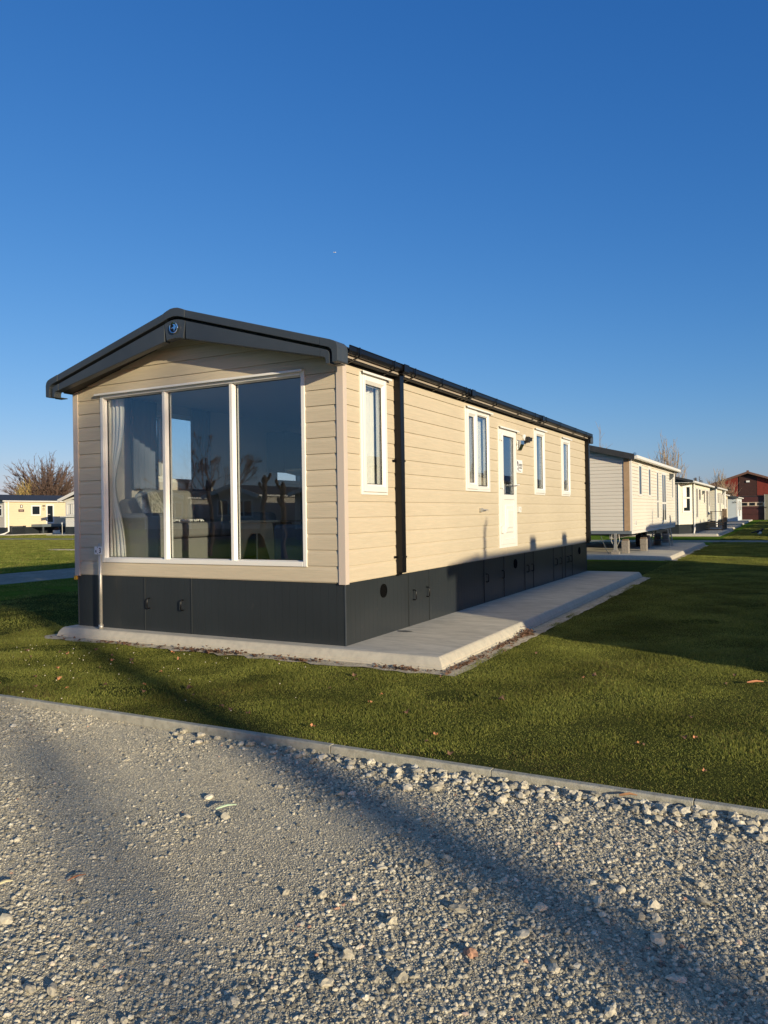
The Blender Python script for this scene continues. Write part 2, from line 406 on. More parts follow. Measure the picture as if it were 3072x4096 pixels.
_w = rng.uniform(0, 6.28, (12, 2)); _a = rng.uniform(0, 6.28, 12)
def noise2(x, y, s):           # smooth pseudo noise, about -1..1
    o = 0
    for i in range(12):
        k = s*(1+.35*i/4); o = o + np.sin(k*(x*math.cos(_a[i])+y*math.sin(_a[i]))+_w[i, 0])
    return o/4.2

# ------------------------------------------------------------------ the setting
GZ = -.12                       # lawn level; 0 is the top of the near pad
def road_h(x, y):
    fall = np.clip((y+6.3)/3.8, 0, 1)
    return -.139 + .008*noise2(x, y, 1.4) + .004*noise2(x+9, y, 4.5) - .012*np.exp(-((y+3.3)/.28)**2)
def lawn_h(x, y): return GZ + .006*noise2(x, y, 1.7) + .004*noise2(x+5, y, 5)
def grid(name, x0, x1, y0, y1, step, hf, mat):
    nx = int((x1-x0)/step)+1; ny = int((y1-y0)/step)+1
    gx, gy = np.meshgrid(np.linspace(x0, x1, nx), np.linspace(y0, y1, ny)); gz = hf(gx, gy)
    co = np.stack([gx, gy, gz], -1).reshape(-1, 3)
    i = np.arange(nx*ny).reshape(ny, nx); f = np.stack([i[:-1, :-1], i[:-1, 1:], i[1:, 1:], i[1:, :-1]], -1).reshape(-1, 4)
    return struct(raw_mesh(name, co, f, mat, smooth=True))
struct(MB().poly([(-2500, -2500, -.20), (2500, -2500, -.20), (2500, 2500, -.20), (-2500, 2500, -.20)]).build('ground', M['land']))
grid('gravel_road', -9, 9, -8.2, -2.486, .05, road_h, M['gravel'])
mb = MB()
for a in ((-120, -9, -8.2, -2.486), (9, 120, -8.2, -2.486)): mb.poly([(a[0], a[2], -.134), (a[1], a[2], -.134), (a[1], a[3], -.134), (a[0], a[3], -.134)])
mb.poly([(-14.2, -2.4, -.134), (-11.1, -2.4, -.134), (-11.1, 28.2, -.134), (-14.2, 28.2, -.134)])
mb.poly([(-150, 28.2, -.134), (60, 28.2, -.134), (60, 30.6, -.134), (-150, 30.6, -.134)])
struct(mb.build('gravel_path', ground_mat('path_gravel', [(.26, .245, .20), (.36, .335, .28), (.18, .17, .15)], (1.5, 9), [(30, .03), (9, .03)])))
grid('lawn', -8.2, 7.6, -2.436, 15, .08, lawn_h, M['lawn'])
def lawn_slabs():
    mb = MB(); z = GZ
    for a in ((-11.1, -8.2, -2.436, 28.2), (7.6, 60, -2.436, 28.2), (-8.2, 7.6, 15, 28.2), (-120, -14.2, -2.436, 28.2), (-150, 60, 30.6, 110), (-120, 120, -60, -8.2)):
        mb.box(a[0], a[1], a[2], a[3], -.19, z)
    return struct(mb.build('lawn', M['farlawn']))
lawn_slabs()
# concrete kerb: laid in one metre lengths
mb = MB(); x = -24.63
while x < 30:
    dz = random.uniform(-.003, .003); dy = random.uniform(-.002, .002)
    mb.prism([(-2.490+dy, -.19), (-2.438+dy, -.19), (-2.438+dy, -.097+dz), (-2.483+dy, -.095+dz), (-2.490+dy, -.101+dz)], x+.002, x+.998, (Vector((0, 0, 0)), Y, Z, X)); x += 1
struct(mb.build('kerb', M['kerb'], bevel=.003))
def pad(x0, x1, y0, y1, zt=0.0, name='pad'):
    prof = [(0, 0), (.010, -.003), (.022, -.012), (.044, -.042), (.056, -.064), (.059, -.082), (.066, -.086), (.068, -.17)]
    mb = MB(); n = len(prof)
    rings = []
    for d, z in prof:
        rings.append([(x0-d, y0-d, zt+z), (x1+d, y0-d, zt+z), (x1+d, y1+d, zt+z), (x0-d, y1+d, zt+z)])
    top = MB().poly(rings[0]).build(name, M['conc']); struct(top)
    for a, b in zip(rings[:-1], rings[1:]):
        for k in range(4):
            j = (k+1) % 4
            # subdivide along the length so the cast edge can waver
            L = (Vector(a[k])-Vector(a[j])).length; m_ = max(1, int(L/.25))
            for q in range(m_):
                t0, t1 = q/m_, (q+1)/m_
                lerp = lambda p, r, t: tuple(p[i]+(r[i]-p[i])*t for i in range(3))
                mb.poly([lerp(a[k], a[j], t0), lerp(a[k], a[j], t1), lerp(b[k], b[j], t1), lerp(b[k], b[j], t0)])
    # raised casting seams on the front edge
    e = mb.build(name+'_edge', M['edge'], smooth=False); struct(e)
    return top
pad(-3.76, 1.025, -.137, 9.93)
# bare sandy strip round the pad
def strip(x0, x1, y0, y1, d, name='bare_soil'):
    mb = MB(); pts = []
    def edge(a, b, nrm):
        L = math.dist(a, b); n = int(L/.12)
        return [(a[0]+(b[0]-a[0])*i/n + nrm[0]*(d+random.uniform(-.05, .05)), a[1]+(b[1]-a[1])*i/n + nrm[1]*(d+random.uniform(-.05, .05))) for i in range(n)]
    outer = edge((x0, y0), (x1, y0), (0, -1)) + edge((x1+d, y0-d), (x1+d, y1), (0.3, 0)) + edge((x1, y1), (x0, y1), (0, 1)) + edge((x0-d, y1), (x0-d, y0-d), (-.3, 0))
    cx, cy = (x0+x1)/2, (y0+y1)/2
    for i in range(len(outer)):
        a, b = outer[i], outer[(i+1) % len(outer)]
        ia = (min(max(a[0], x0), x1), min(max(a[1], y0), y1)); ib = (min(max(b[0], x0), x1), min(max(b[1], y0), y1))
        mb.poly([(a[0], a[1], GZ+.010), (b[0], b[1], GZ+.010), (ib[0], ib[1], GZ+.018), (ia[0], ia[1], GZ+.018)])
    return struct(mb.build(name, M['soil']))
strip(-3.82, 1.085, -.2, 9.99, .15)

# ------------------------------------------------------------------ the main holiday home
W, L_, HB, HT = 3.7, 9.88, .605, 2.76
PITCH = .1567
FF = frame((0, 0, 0), X, -Y)          # front wall frame: u = x, outward -Y
FS = frame((0, 0, 0), Y, X)           # right side wall frame: u = y, outward +X
FL = frame((-W, 0, 0), Y, -X)         # left side wall
FB = frame((0, L_, 0), X, Y)          # back wall
home = thing('mobile_home', 'large beige mobile home with dark skirting and three-pane front window, nearest the gravel', 'mobile home')
RS = .29; XC = -W/2; RZ = 3.40         # roof slope, ridge x, underside ridge
roofs = [(RS, 1, RZ+RS*XC), (-RS, 1, RZ-RS*XC)]      # z <= RZ - RS*|u-XC|
win_side = [(.31, .87, 1.465, 2.695), (3.10, 4.02, 1.555, 2.675), (6.175, 6.775, 1.55, 2.66), (7.90, 8.50, 1.55, 2.65)]
door_h = (4.39, 5.21, .735, 2.525)
big = (-3.265, -.425, .757, 2.70)
win_left = [(.95, 2.05, 1.74, 2.68), (3.9, 4.65, 1.80, 2.45)]
fh = (big[0]+.01, big[1]-.01, big[2]+.01, big[3]-.01)
ins = lambda h: (h[0]+.01, h[1]-.01, h[2]+.01, h[3]-.01)
mb = MB(); clapboard(mb, FF, -W+.02, -.02, HB, 3.5, PITCH, .012, [fh], roofs, zstart=.6135); mb.build('front_cladding', M['side'], home)
mb = MB(); clapboard(mb, FS, .02, L_-.02, HB, 2.80, PITCH, .012, [ins(h) for h in win_side]+[ins(door_h)], zstart=.6135)
mb.build('side_cladding', M['side'], home)
mb = MB(); clapboard(mb, FL, .02, L_-.02, HB, 2.80, PITCH, .012, [ins(h) for h in win_left], zstart=.6135); mb.build('side_cladding', M['side'], home)
mb = MB(); clapboard(mb, FB, -W+.02, -.02, HB, 3.5, PITCH, .012, [], roofs, zstart=.6135); mb.build('rear_cladding', M['side'], home)
# cladding butt joints above and below the door
box('cladding_joint', M['trim'], home, 4.715, 4.723, 2.53, 2.78, .002, .0145, FS)
box('cladding_joint', M['trim'], home, 4.76, 4.768, .605, .735, .002, .0145, FS)
for cx, sx in ((0, 1), (-W, -1)):
    for cy, sy in ((0, -1), (L_, 1)):
        mb = MB()
        a, b = (cx-sx*.06, cx+sx*.020); c, d = (cy, cy+sy*.022)
        mb.box(min(a, b), max(a, b), min(c, d), max(c, d), .592, 2.80)
        a, b = (cx, cx+sx*.020); c, d = (cy-sy*.048, cy)
        mb.box(min(a, b), max(a, b), min(c, d), max(c, d), .592, 2.80)
        mb.build('corner_trim', M['trim'], home, bevel=.003)
box('yellow_tag', M['yellow'], home, -3.735, -3.70, .545, .592, -.024, .0, (Vector((0, 0, 0)), X, Z, Y))
# wall core (linings seen through the glass)
t = .085
mb = MB()
sheet(mb, FF, -W+t, -t, .70, 3.5, -t, [big], [(r[0], r[1], r[2]-.12) for r in roofs])
sheet(mb, FS, t, L_-t, .70, 2.85, -t, win_side+[door_h]); sheet(mb, FL, t, L_-t, .70, 2.85, -t, win_left)
sheet(mb, FB, -W+t, -t, .70, 2.95, -t)
mb.poly([(-W+t, t, 2.79), (-t, t, 2.79), (-t, L_-t, 2.79), (-W+t, L_-t, 2.79)])
mb.box(-W+t, -1.1, 5.45, 5.53, .70, 2.79); mb.box(-.9, -t, 5.6, 5.66, .7, 2.79)
mb.build('wall_lining', M['inwall'], home)
box('floor', M['floor'], home, -W+.02, -.02, .02, L_-.02, .60, .70)
# skirting with tongue-and-groove faces
def skirting(F, u0, u1, seams, step=.092):
    mb = MB(); us = sorted(set([u0, u1]+seams)); 
    for a, b in zip(us[:-1], us[1:]):
        n = max(1, round((b-a)/step)); s = (b-a)/n
        for i in range(n):
            e0 = .004 if i == 0 else .0006; e1 = .004 if i == n-1 else .0006
            mb.box(a+i*s+e0, a+(i+1)*s-e1, 0, .612, -.030, -.006, F)
    return mb.build('skirting', M['skirt'], home)
sk_s = skirting(FS, .012, L_-.012, [1.387, 1.941, 3.782, 4.627, 5.639, 6.106, 7.338, 7.93, 8.157, 8.677])
sk_f = skirting(FF, -W+.012, -.012, [-2.625, -1.94])
box('skirting', M['skirt'], home, .012, L_-.012, 0, .612, -.03, -.006, FL)
box('skirting', M['skirt'], home, -W+.012, -.012, 0, .612, -.03, -.006, FB)
mb = MB(); mb.box(.01, L_-.01, .002, .60, -.05, -.031, FS); mb.box(-W+.05, -.05, .002, .60, -.05, -.031, FF); mb.build('skirting_backing', M['matt_black'], home)
for cx in (0, -W):
    for cy in (0, L_):
        s1 = -1 if cx == 0 else 1; s2 = 1 if cy == 0 else -1
        box('skirting_corner', M['anth'], home, min(cx, cx+s1*.014), max(cx, cx+s1*.014), min(cy, cy+s2*.014), max(cy, cy+s2*.014), 0, .60, bevel=.002)
# rails framing the access panels
for F, us in ((FS, [1.387, 1.941, 3.782, 4.627, 5.639, 6.106, 7.338, 7.93, 8.157, 8.677]), (FF, [-2.625, -1.94])):
    for u in us: box('panel_rail', M['skirt'], sk_s if F is FS else sk_f, u-.008, u+.008, .004, .605, -.006, .002, F, bevel=.002)
def handle(F, u, v, par):
    MB().tube([(u, v-.055, -.006), (u, v-.055, .022), (u, v-.045, .034), (u, v+.045, .034), (u, v+.055, .022), (u, v+.055, -.006)], .0075, 6, F).build('pull_handle', M['black'], par, smooth=True)
for u in (1.50, 1.865, 3.86, 4.53, 5.74, 6.00, 7.45, 7.76, 8.28, 8.52): handle(FS, u, .345, sk_s)
for u in (-2.555, -2.06): handle(FF, u, .31, sk_f)
for u in (.785, 5.165, 9.258):
    mb = MB()
    v0 = .46; n = 28; ro, ri = .072, .062
    for k in range(n):
        a0, a1 = 2*math.pi*k/n, 2*math.pi*(k+1)/n
        q = lambda r, a, w: (u+r*math.cos(a), v0+r*math.sin(a), w)
        mb.poly([q(ri, a0, .004), q(ri, a1, .004), q(ro, a1, .004), q(ro, a0, .004)], FS)
        mb.poly([q(ro, a0, .004), q(ro, a1, .004), q(ro, a1, -.008), q(ro, a0, -.008)], FS)
        mb.poly([q(0, 0, -.004), q(ri, a0, -.004), q(ri, a1, -.004)], FS)
    for k in range(9):
        z = v0-.052+k*.013; h = math.sqrt(max(0, ri**2-(z-v0)**2))
        mb.poly([(u-h, z, -.003), (u+h, z, -.003), (u+h, z-.008, .003), (u-h, z-.008, .003)], FS)
    mb.build('round_vent', M['vent_and_shade_black'], sk_s)
# windows
def casement(par, F, u0, u1, z0, z1, t=.055, sash=None, drip=True, proud=.028, glass='glass', inner=True):
    """frame ring > sash, glass, drip rail; sash=(u0,u1) opening leaf, rest is fixed"""
    mb = MB(); ring(mb, F, u0, u1, z0, z1, t, -.07, proud-.006); fr = mb.build('window', M['pvc'], par, bevel=.003)
    return fr
def pane(par, F, u0, u1, z0, z1, w=0.0, th=.010):
    mb = MB(); mb.box(u0, u1, z0, z1, w-th/2, w+th/2, F); g = mb.build('glass', M['glass'], par)
    mb = MB(); ring(mb, F, u0-.004, u1+.004, z0-.004, z1+.004, .010, w-.008, w+.009); mb.build('gasket', M['gasket'], par); return g
def bead(par, F, u0, u1, z0, z1, t, w0, w1, name='sash'):
    """mitred leaf with a sloping inner bead; (u0..z1) outer size, t = bar width"""
    mb = MB(); ring(mb, F, u0, u1, z0, z1, t*.62, w0, w1)
    a = t*.62; o = [(u0+a, z0+a), (u1-a, z0+a), (u1-a, z1-a), (u0+a, z1-a)]; i = [(u0+t, z0+t), (u1-t, z0+t), (u1-t, z1-t), (u0+t, z1-t)]
    for k in range(4):
        j = (k+1) % 4
        mb.poly([(*o[k], w1), (*o[j], w1), (*i[j], w1-.022), (*i[k], w1-.022)], F)
        mb.poly([(*i[k], w1-.022), (*i[j], w1-.022), (*i[j], w0), (*i[k], w0)], F)
    return mb.build(name, M['pvc'], par, bevel=.0015, seg=1)
def drip(par, F, u0, u1, z):
    mb = MB(); mb.prism([(0, 0), (.062, -.006), (.064, -.030), (.056, -.030), (.052, -.012), (0, -.008)], u0, u1, (F[0]+Z*z, F[3], Z, F[1]))
    return mb.build('drip_rail', M['pvc'], par, bevel=.002, seg=1)
def side_window(F, h, sashu=None, one=True):
    u0, u1, z0, z1 = h
    fr = casement(home, F, u0, u1, z0, z1, .036)
    drip(fr, F, u0+.0, u1+.055, z1+.012)
    if one:
        a = (u0+.030, u1-.030, z0+.030, z1-.030); bead(fr, F, *a, .078, -.05, .040)
        pane(fr, F, a[0]+.079, a[1]-.079, a[2]+.079, a[3]-.079, .004)
        MB().tube([(a[0]+.10, z0+.62, -.075), (a[0]+.10, z0+.62, -.11), (a[0]+.10, z0+.50, -.115)], .011, 6, F).build('window_handle', M['pvc'], fr, smooth=True)
    return fr
for k in (0, 2, 3): side_window(FS, win_side[k])
u0, u1, z0, z1 = win_side[1]
fr = casement(home, FS, u0, u1, z0, z1, .036); drip(fr, FS, u0, u1+.06, z1+.012)
bead(fr, FS, u0+.03, 3.50, z0+.03, z1-.03, .085, -.05, .040); pane(fr, FS, u0+.116, 3.414, z0+.116, z1-.116, .004)
bead(fr, FS, 3.502, u1-.03, z0+.03, z1-.03, .052, -.05, .022); pane(fr, FS, 3.555, u1-.083, z0+.083, z1-.083, .0)
box('paper_notice', M['white'], fr, 3.60, 3.77, z0+.09, z0+.34, -.030, -.028, FS)
mb = MB()
for i in range(9): mb.box(3.615, 3.615+random.uniform(.05, .12), z0+.29-i*.022, z0+.296-i*.022, -.0275, -.026, FS)
mb.build('notice_print', pm('grey_ink', (.25, .25, .25), .6), fr)
# left side windows (seen through the front glass)
for h in win_left:
    u0, u1, z0, z1 = h
    fr = casement(home, FL, u0, u1, z0, z1, .05)
    if h is win_left[0]:
        bead(fr, FL, u0+.04, 1.40, z0+.04, z1-.04, .06, -.05, .03); pane(fr, FL, u0+.10, 1.34, z0+.10, z1-.10, 0)
        pane(fr, FL, 1.44, u1-.05, z0+.05, z1-.05, 0)
        box('mullion', M['pvc'], fr, 1.40, 1.44, z0+.05, z1-.05, -.07, .02, FL)
    else: pane(fr, FL, u0+.05, u1-.05, z0+.05, z1-.05, 0)
# front picture window
u0, u1, z0, z1 = big
mb = MB()
mb.box(u0, u0+.045, z0, z1, -.085, .022, FF); mb.box(u1-.045, u1, z0, z1, -.085, .022, FF)
mb.box(u0+.045, u1-.045, z0, z0+.05, -.085, .022, FF); mb.box(u0+.045, u1-.045, z1-.045, z1, -.085, .022, FF)
fr = mb.build('window', M['pvc'], home, bevel=.006)
fr['label'] = 'wide white three-pane front window'
mull = [-2.297, -1.358]
for mx in mull:
    mb = MB(); mb.prism([(mx-.026, -.085), (mx+.026, -.085), (mx+.026, -.008), (mx+.018, .008), (mx-.018, .008), (mx-.026, -.008)], z0+.05, z1-.045, (Vector((0, 0, 0)), X, -Y, Z))
    mb.build('mullion', M['pvc'], fr, bevel=.002, seg=1)
edges = [u0+.045, mull[0]-.026, mull[0]+.026, mull[1]-.026, mull[1]+.026, u1-.045]
for k in range(3):
    a, b = edges[2*k], edges[2*k+1]
    # sloping glazing bead
    mb = MB(); o = [(a, z0+.05), (b, z0+.05), (b, z1-.045), (a, z1-.045)]; d = .009
    i_ = [(a+d, z0+.05+d), (b-d, z0+.05+d), (b-d, z1-.045-d), (a+d, z1-.045-d)]
    for q in range(4):
        j = (q+1) % 4
        mb.poly([(*o[q], -.012), (*o[j], -.012), (*i_[j], -.036), (*i_[q], -.036)], FF)
        mb.poly([(*i_[q], -.036), (*i_[j], -.036), (*i_[j], -.080), (*i_[q], -.080)], FF)
    mb.build('glazing_bead', M['pvc'], fr)
    pane(fr, FF, a+d-.001, b-d+.001, z0+.05+d-.001, z1-.045-d+.001, -.045)
drip(fr, FF, u0-.055, u1-.005, z1+.012)
# door
u0, u1, z0, z1 = door_h
dr = thing('tmp', 'tmp', 'tmp'); bpy.data.objects.remove(dr)
mb = MB(); ring(mb, FS, u0, u1, z0, z1, .055, -.06, .022)
dr = mb.build('door', M['pvc'], home, bevel=.003)
a = (u0+.055, u1-.045, z0+.05, z1-.05)
mb = MB()
mb.box(a[0]+.002, 4.57, a[2], a[3], -.03, .034, FS); mb.box(5.08, a[1], a[2], a[3], -.03, .034, FS)
mb.box(4.57, 5.08, 2.41, a[3], -.03, .034, FS); mb.box(4.57, 5.08, 1.455, 1.53, -.03, .034, FS); mb.box(4.57, 5.08, a[2], .86, -.03, .034, FS)
mb.build('door_leaf', M['pvc'], dr, bevel=.004)
box('door_panel', M['pvc'], dr, 4.571, 5.079, .861, 1.454, -.02, .018, FS)
mb = MB()
for (p, q, r_, s, w0, w1) in ((4.65, 5.02, .95, 1.38, .018, .030), (4.71, 4.96, 1.02, 1.31, .030, .040)):
    o = [(p, r_), (q, r_), (q, s), (p, s)]; d = .02
    i_ = [(p+d, r_+d), (q-d, r_+d), (q-d, s-d), (p+d, s-d)]
    for k in range(4):
        j = (k+1) % 4; mb.poly([(*o[k], w0), (*o[j], w0), (*i_[j], w1), (*i_[k], w1)], FS)
    mb.poly([(*i_[0], w1), (*i_[1], w1), (*i_[2], w1), (*i_[3], w1)], FS)
mb.build('raised_moulding', M['pvc'], dr)
pane(dr, FS, 4.572, 5.078, 1.532, 2.408, .004)
drip(dr, FS, u0, u1+.06, z1+.012)
for z in (.96, 1.62, 2.33):
    mb = MB(); mb.box(u0+.03, u0+.075, z, z+.10, .022, .050, FS); mb.tube([(u0+.085, z-.01, .052), (u0+.085, z+.11, .052)], .012, 8, FS)
    mb.build('hinge', M['pvc'], dr, bevel=.003)
mb = MB(); mb.tube([(5.125, 1.685, .03), (5.125, 1.685, .09), (5.04, 1.685, .095)], .010, 8, FS); mb.box(5.105, 5.145, 1.60, 1.76, .034, .042, FS)
mb.build('door_handle', M['white'], dr, bevel=.002)
# door hold-back catches
mb = MB(); mb.box(5.245, 5.275, 1.26, 1.35, .012, .05, FS); mb.box(5.275, 5.33, 1.262, 1.285, .03, .05, FS); mb.box(5.275, 5.33, 1.325, 1.348, .03, .05, FS); mb.box(5.325, 5.345, 1.262, 1.348, .03, .05, FS)
mb.build('door_catch', M['pvc'], home, bevel=.002)
mb = MB(); mb.box(3.58, 3.66, 1.275, 1.325, .012, .045, FS); mb.tube([(3.62, 1.30, .045), (3.72, 1.302, .06), (3.83, 1.30, .055)], [.012, .010, .007], 6, FS)
mb.build('door_catch', M['galv'], home, bevel=.002)
# plaque beside the door
mb = MB(); mb.box(5.225, 5.53, 1.885, 2.085, .013, .018, FS); pq = mb.build('plaque', M['white'], home, label='white dealer plaque beside the door')
for i in ((5.24, 1.90), (5.515, 1.90), (5.24, 2.07), (5.515, 2.07)):
    mb = MB(); mb.tube([(i[0], i[1], .018), (i[0], i[1], .020)], .005, 6, FS); mb.build('screw', M['ink'], pq)
text_mesh('plaque_lettering', 'RODEO', .058, FS, 5.345, 1.988, .0185, M['ink'], pq, .83)
text_mesh('plaque_lettering', 'CARAVANS', .031, FS, 5.345, 1.952, .0185, M['ink'], pq, .92)
text_mesh('plaque_lettering', 'www.rodeocaravans', .020, FS, 5.285, 1.908, .0185, M['ink'], pq, .98)
mb = MB()   # arched-leg emblem
S = lambda pts: [(5.258+x*.07, 1.945+y*.12) for x, y in pts]
mb.prism(S([(0, .35), (.0, 1.0), (.45, 1.0), (.78, .86), (.92, .62), (.92, .1), (1.05, -.12), (.6, -.12), (.70, .25), (.68, .6), (.5, .78), (.35, .6), (.25, .35)]), .0182, .0192, FS)
mb.prism(S([(.05, -.12), (.42, .22), (.50, -.12)]), .0182, .0192, FS)
mb.build('plaque_emblem', M['purple'], pq)
# wall light and camera by the door
mb = MB(); F = FS
c = [(5.27, 2.40), (5.45, 2.40)]
mb.box(5.27, 5.45, 2.235, 2.40, .012, .020, F)
mb.prism([(0.020, 2.39), (.080, 2.39), (.080, 2.33), (.035, 2.24), (.020, 2.24)], 5.28, 5.44, (Vector((0, 0, 0)), X, Z, Y))
wl = mb.build('wall_light', M['galv'], home, bevel=.002)
wl.data.materials[0] = pm('brushed_steel', (.62, .62, .62), .25, 1)
mb = MB(); mb.tube([(5.60, 2.46, .012), (5.60, 2.46, .045)], .05, 14, F); cmm = mb.build('floodlight_mount', M['white'], home, bevel=.004)
mb = MB(); mb.tube([(5.60, 2.44, .04), (5.63, 2.42, .06)], .016, 8, F)
mb.box(5.62, 5.70, 2.38, 2.475, .045, .10, F); mb.prism([(5.70, 2.40), (5.79, 2.41), (5.81, 2.47), (5.70, 2.465)], .04, .105, F)
mb.build('floodlight', M['matt_black'], home, bevel=.004)

# roof, bargeboards, gutter
mb = MB(); k = 1.94
for s in (-1, 1):
    p = [(XC, 3.42), (XC+s*k, 3.42-RS*k), (XC+s*k, 3.42-RS*k-.025), (XC, 3.395)]
    mb.prism(p, -.24, L_+.10, (Vector((0, 0, 0)), X, Z, Y))
roof = mb.build('roof', M['roof'], home)
def arcs(pts): return [(XC+u, z) for u, z in pts]
top_o = [(0, 3.447), (.05, 3.443), (.10, 3.427), (.145, 3.408), (1.775, 2.930), (1.90, 2.893), (1.945, 2.876), (1.972, 2.852), (1.983, 2.815), (1.983, 2.690), (1.975, 2.680)]
top_i = [(1.925, 2.678), (1.922, 2.77), (1.912, 2.80), (1.885, 2.822), (1.79, 2.850), (.145, 3.326), (.10, 3.342), (.05, 3.354), (0, 3.358)]
low_o = [(0, 3.328), (.05, 3.324), (.10, 3.312), (.145, 3.297), (1.79, 2.822), (1.86, 2.800), (1.880, 2.785), (1.888, 2.76), (1.888, 2.672)]
low_i = [(1.848, 2.672), (1.845, 2.715), (1.835, 2.735), (1.80, 2.745), (1.765, 2.752), (.115, 3.118), (.08, 3.128), (0, 3.132)]
def half(o, i): return o + i
def clipx(p, a, b):
    p = clip(p, -1, 0, -a); return clip(p, 1, 0, b)
def fascia(yf, s, a, b, name, proud, par, bev):
    mb = MB()
    for (o, i, w) in ((top_o, top_i, 0), (low_o, low_i, .012)):
        p = clipx(o+i, a, b)
        if s == 0: p = [(u, z) for u, z in (o+i) if u <= b+1e-6]; p = clipx(o+i, -1, b); 
        pl = [(XC+(s or 1)*u, z) for u, z in p]
        if s == 0:
            r = clipx(o+i, 0, b); rr = [q for q in r if q[0] > 1e-6]
            top = [q for q in o if q[0] <= b]; 
            full_o = [(-u, z) for u, z in reversed([q for q in o if 0 < q[0] <= b+.001])] + [q for q in o if q[0] <= b+.001]
            full_i = [q for q in i if q[0] <= b+.001] + [(-u, z) for u, z in reversed([q for q in i if 0 < q[0] <= b+.001])]
            pl = [(XC+u, z) for u, z in full_o+full_i]
        y0 = yf + (w-proud)*(1 if yf < 1 else -1)
        mb.prism(pl, y0, yf+.10*(1 if yf < 1 else -1), (Vector((0, 0, 0)), X, Z, Y))
    return mb.build(name, M['anth'], par, bevel=bev)
bb = []
for yf in (-.30, L_+.16):
    for s in (1, -1):
        f_ = fascia(yf, s, .1455, 1.784, 'bargeboard', 0, home, .006)
        cap = fascia(yf, s, 1.786, 2.1, 'end_cap', .003, f_, .010)
        # return of the end cap along the eaves
        sg = 1 if yf < 1 else -1; e = yf + sg*.19; y0, y1 = sorted((yf+sg*.098, e))
        prof = [(1.983, 2.690), (1.983, 2.815), (1.972, 2.852), (1.945, 2.876), (1.90, 2.893), (1.90, 2.86), (1.955, 2.82), (1.955, 2.68), (1.975, 2.68)]
        mb = MB(); mb.prism([(XC+s*u, z) for u, z in prof], y0, y1, (Vector((0, 0, 0)), X, Z, Y))
        mb.box(min(XC+s*1.84, XC+s*1.954), max(XC+s*1.84, XC+s*1.954), y0, y1, 2.672, 2.682)
        mb.build('end_cap', M['anth'], f_, bevel=.005)
    pk = fascia(yf, 0, 0, .1455, 'peak_cap', .003, home, .004)
    if yf < 0:
        FBd = frame((XC, yf-.003, 3.238), X, -Y)
        mb = MB(); n = 40; rr = [(.060, 0), (.060, .006), (.055, .010), (.047, .008), (.047, .001)]
        for k in range(n):
            a0, a1 = 2*math.pi*k/n, 2*math.pi*(k+1)/n
            for (r0, w0), (r1, w1) in zip(rr[:-1], rr[1:]):
                mb.poly([(r0*math.cos(a0), r0*math.sin(a0), w0), (r0*math.cos(a1), r0*math.sin(a1), w0), (r1*math.cos(a1), r1*math.sin(a1), w1), (r1*math.cos(a0), r1*math.sin(a0), w1)], FBd)
        bd = mb.build('badge', M['chrome'], pk, smooth=True)
        mb = MB(); mb.prism([(.047*math.cos(2*math.pi*k/n), .047*math.sin(2*math.pi*k/n)) for k in range(n)], .0005, .002, FBd); mb.build('badge_field', M['black'], pk)
        mb = MB(); q = .045
        mb.prism([(x*q, y*q) for x, y in ((-.25, .85), (.2, .88), (.62, .62), (.72, .30), (.95, .22), (.70, .05), (.60, -.25), (.30, -.55), (.15, -.95), (.05, -.35), (-.12, -.12), (-.95, -.10), (-.30, .12), (0, .30), (.02, .52), (-.2, .72))], .002, .006, FBd)
        mb.build('badge_bird', M['chrome'], pk, bevel=.0015)
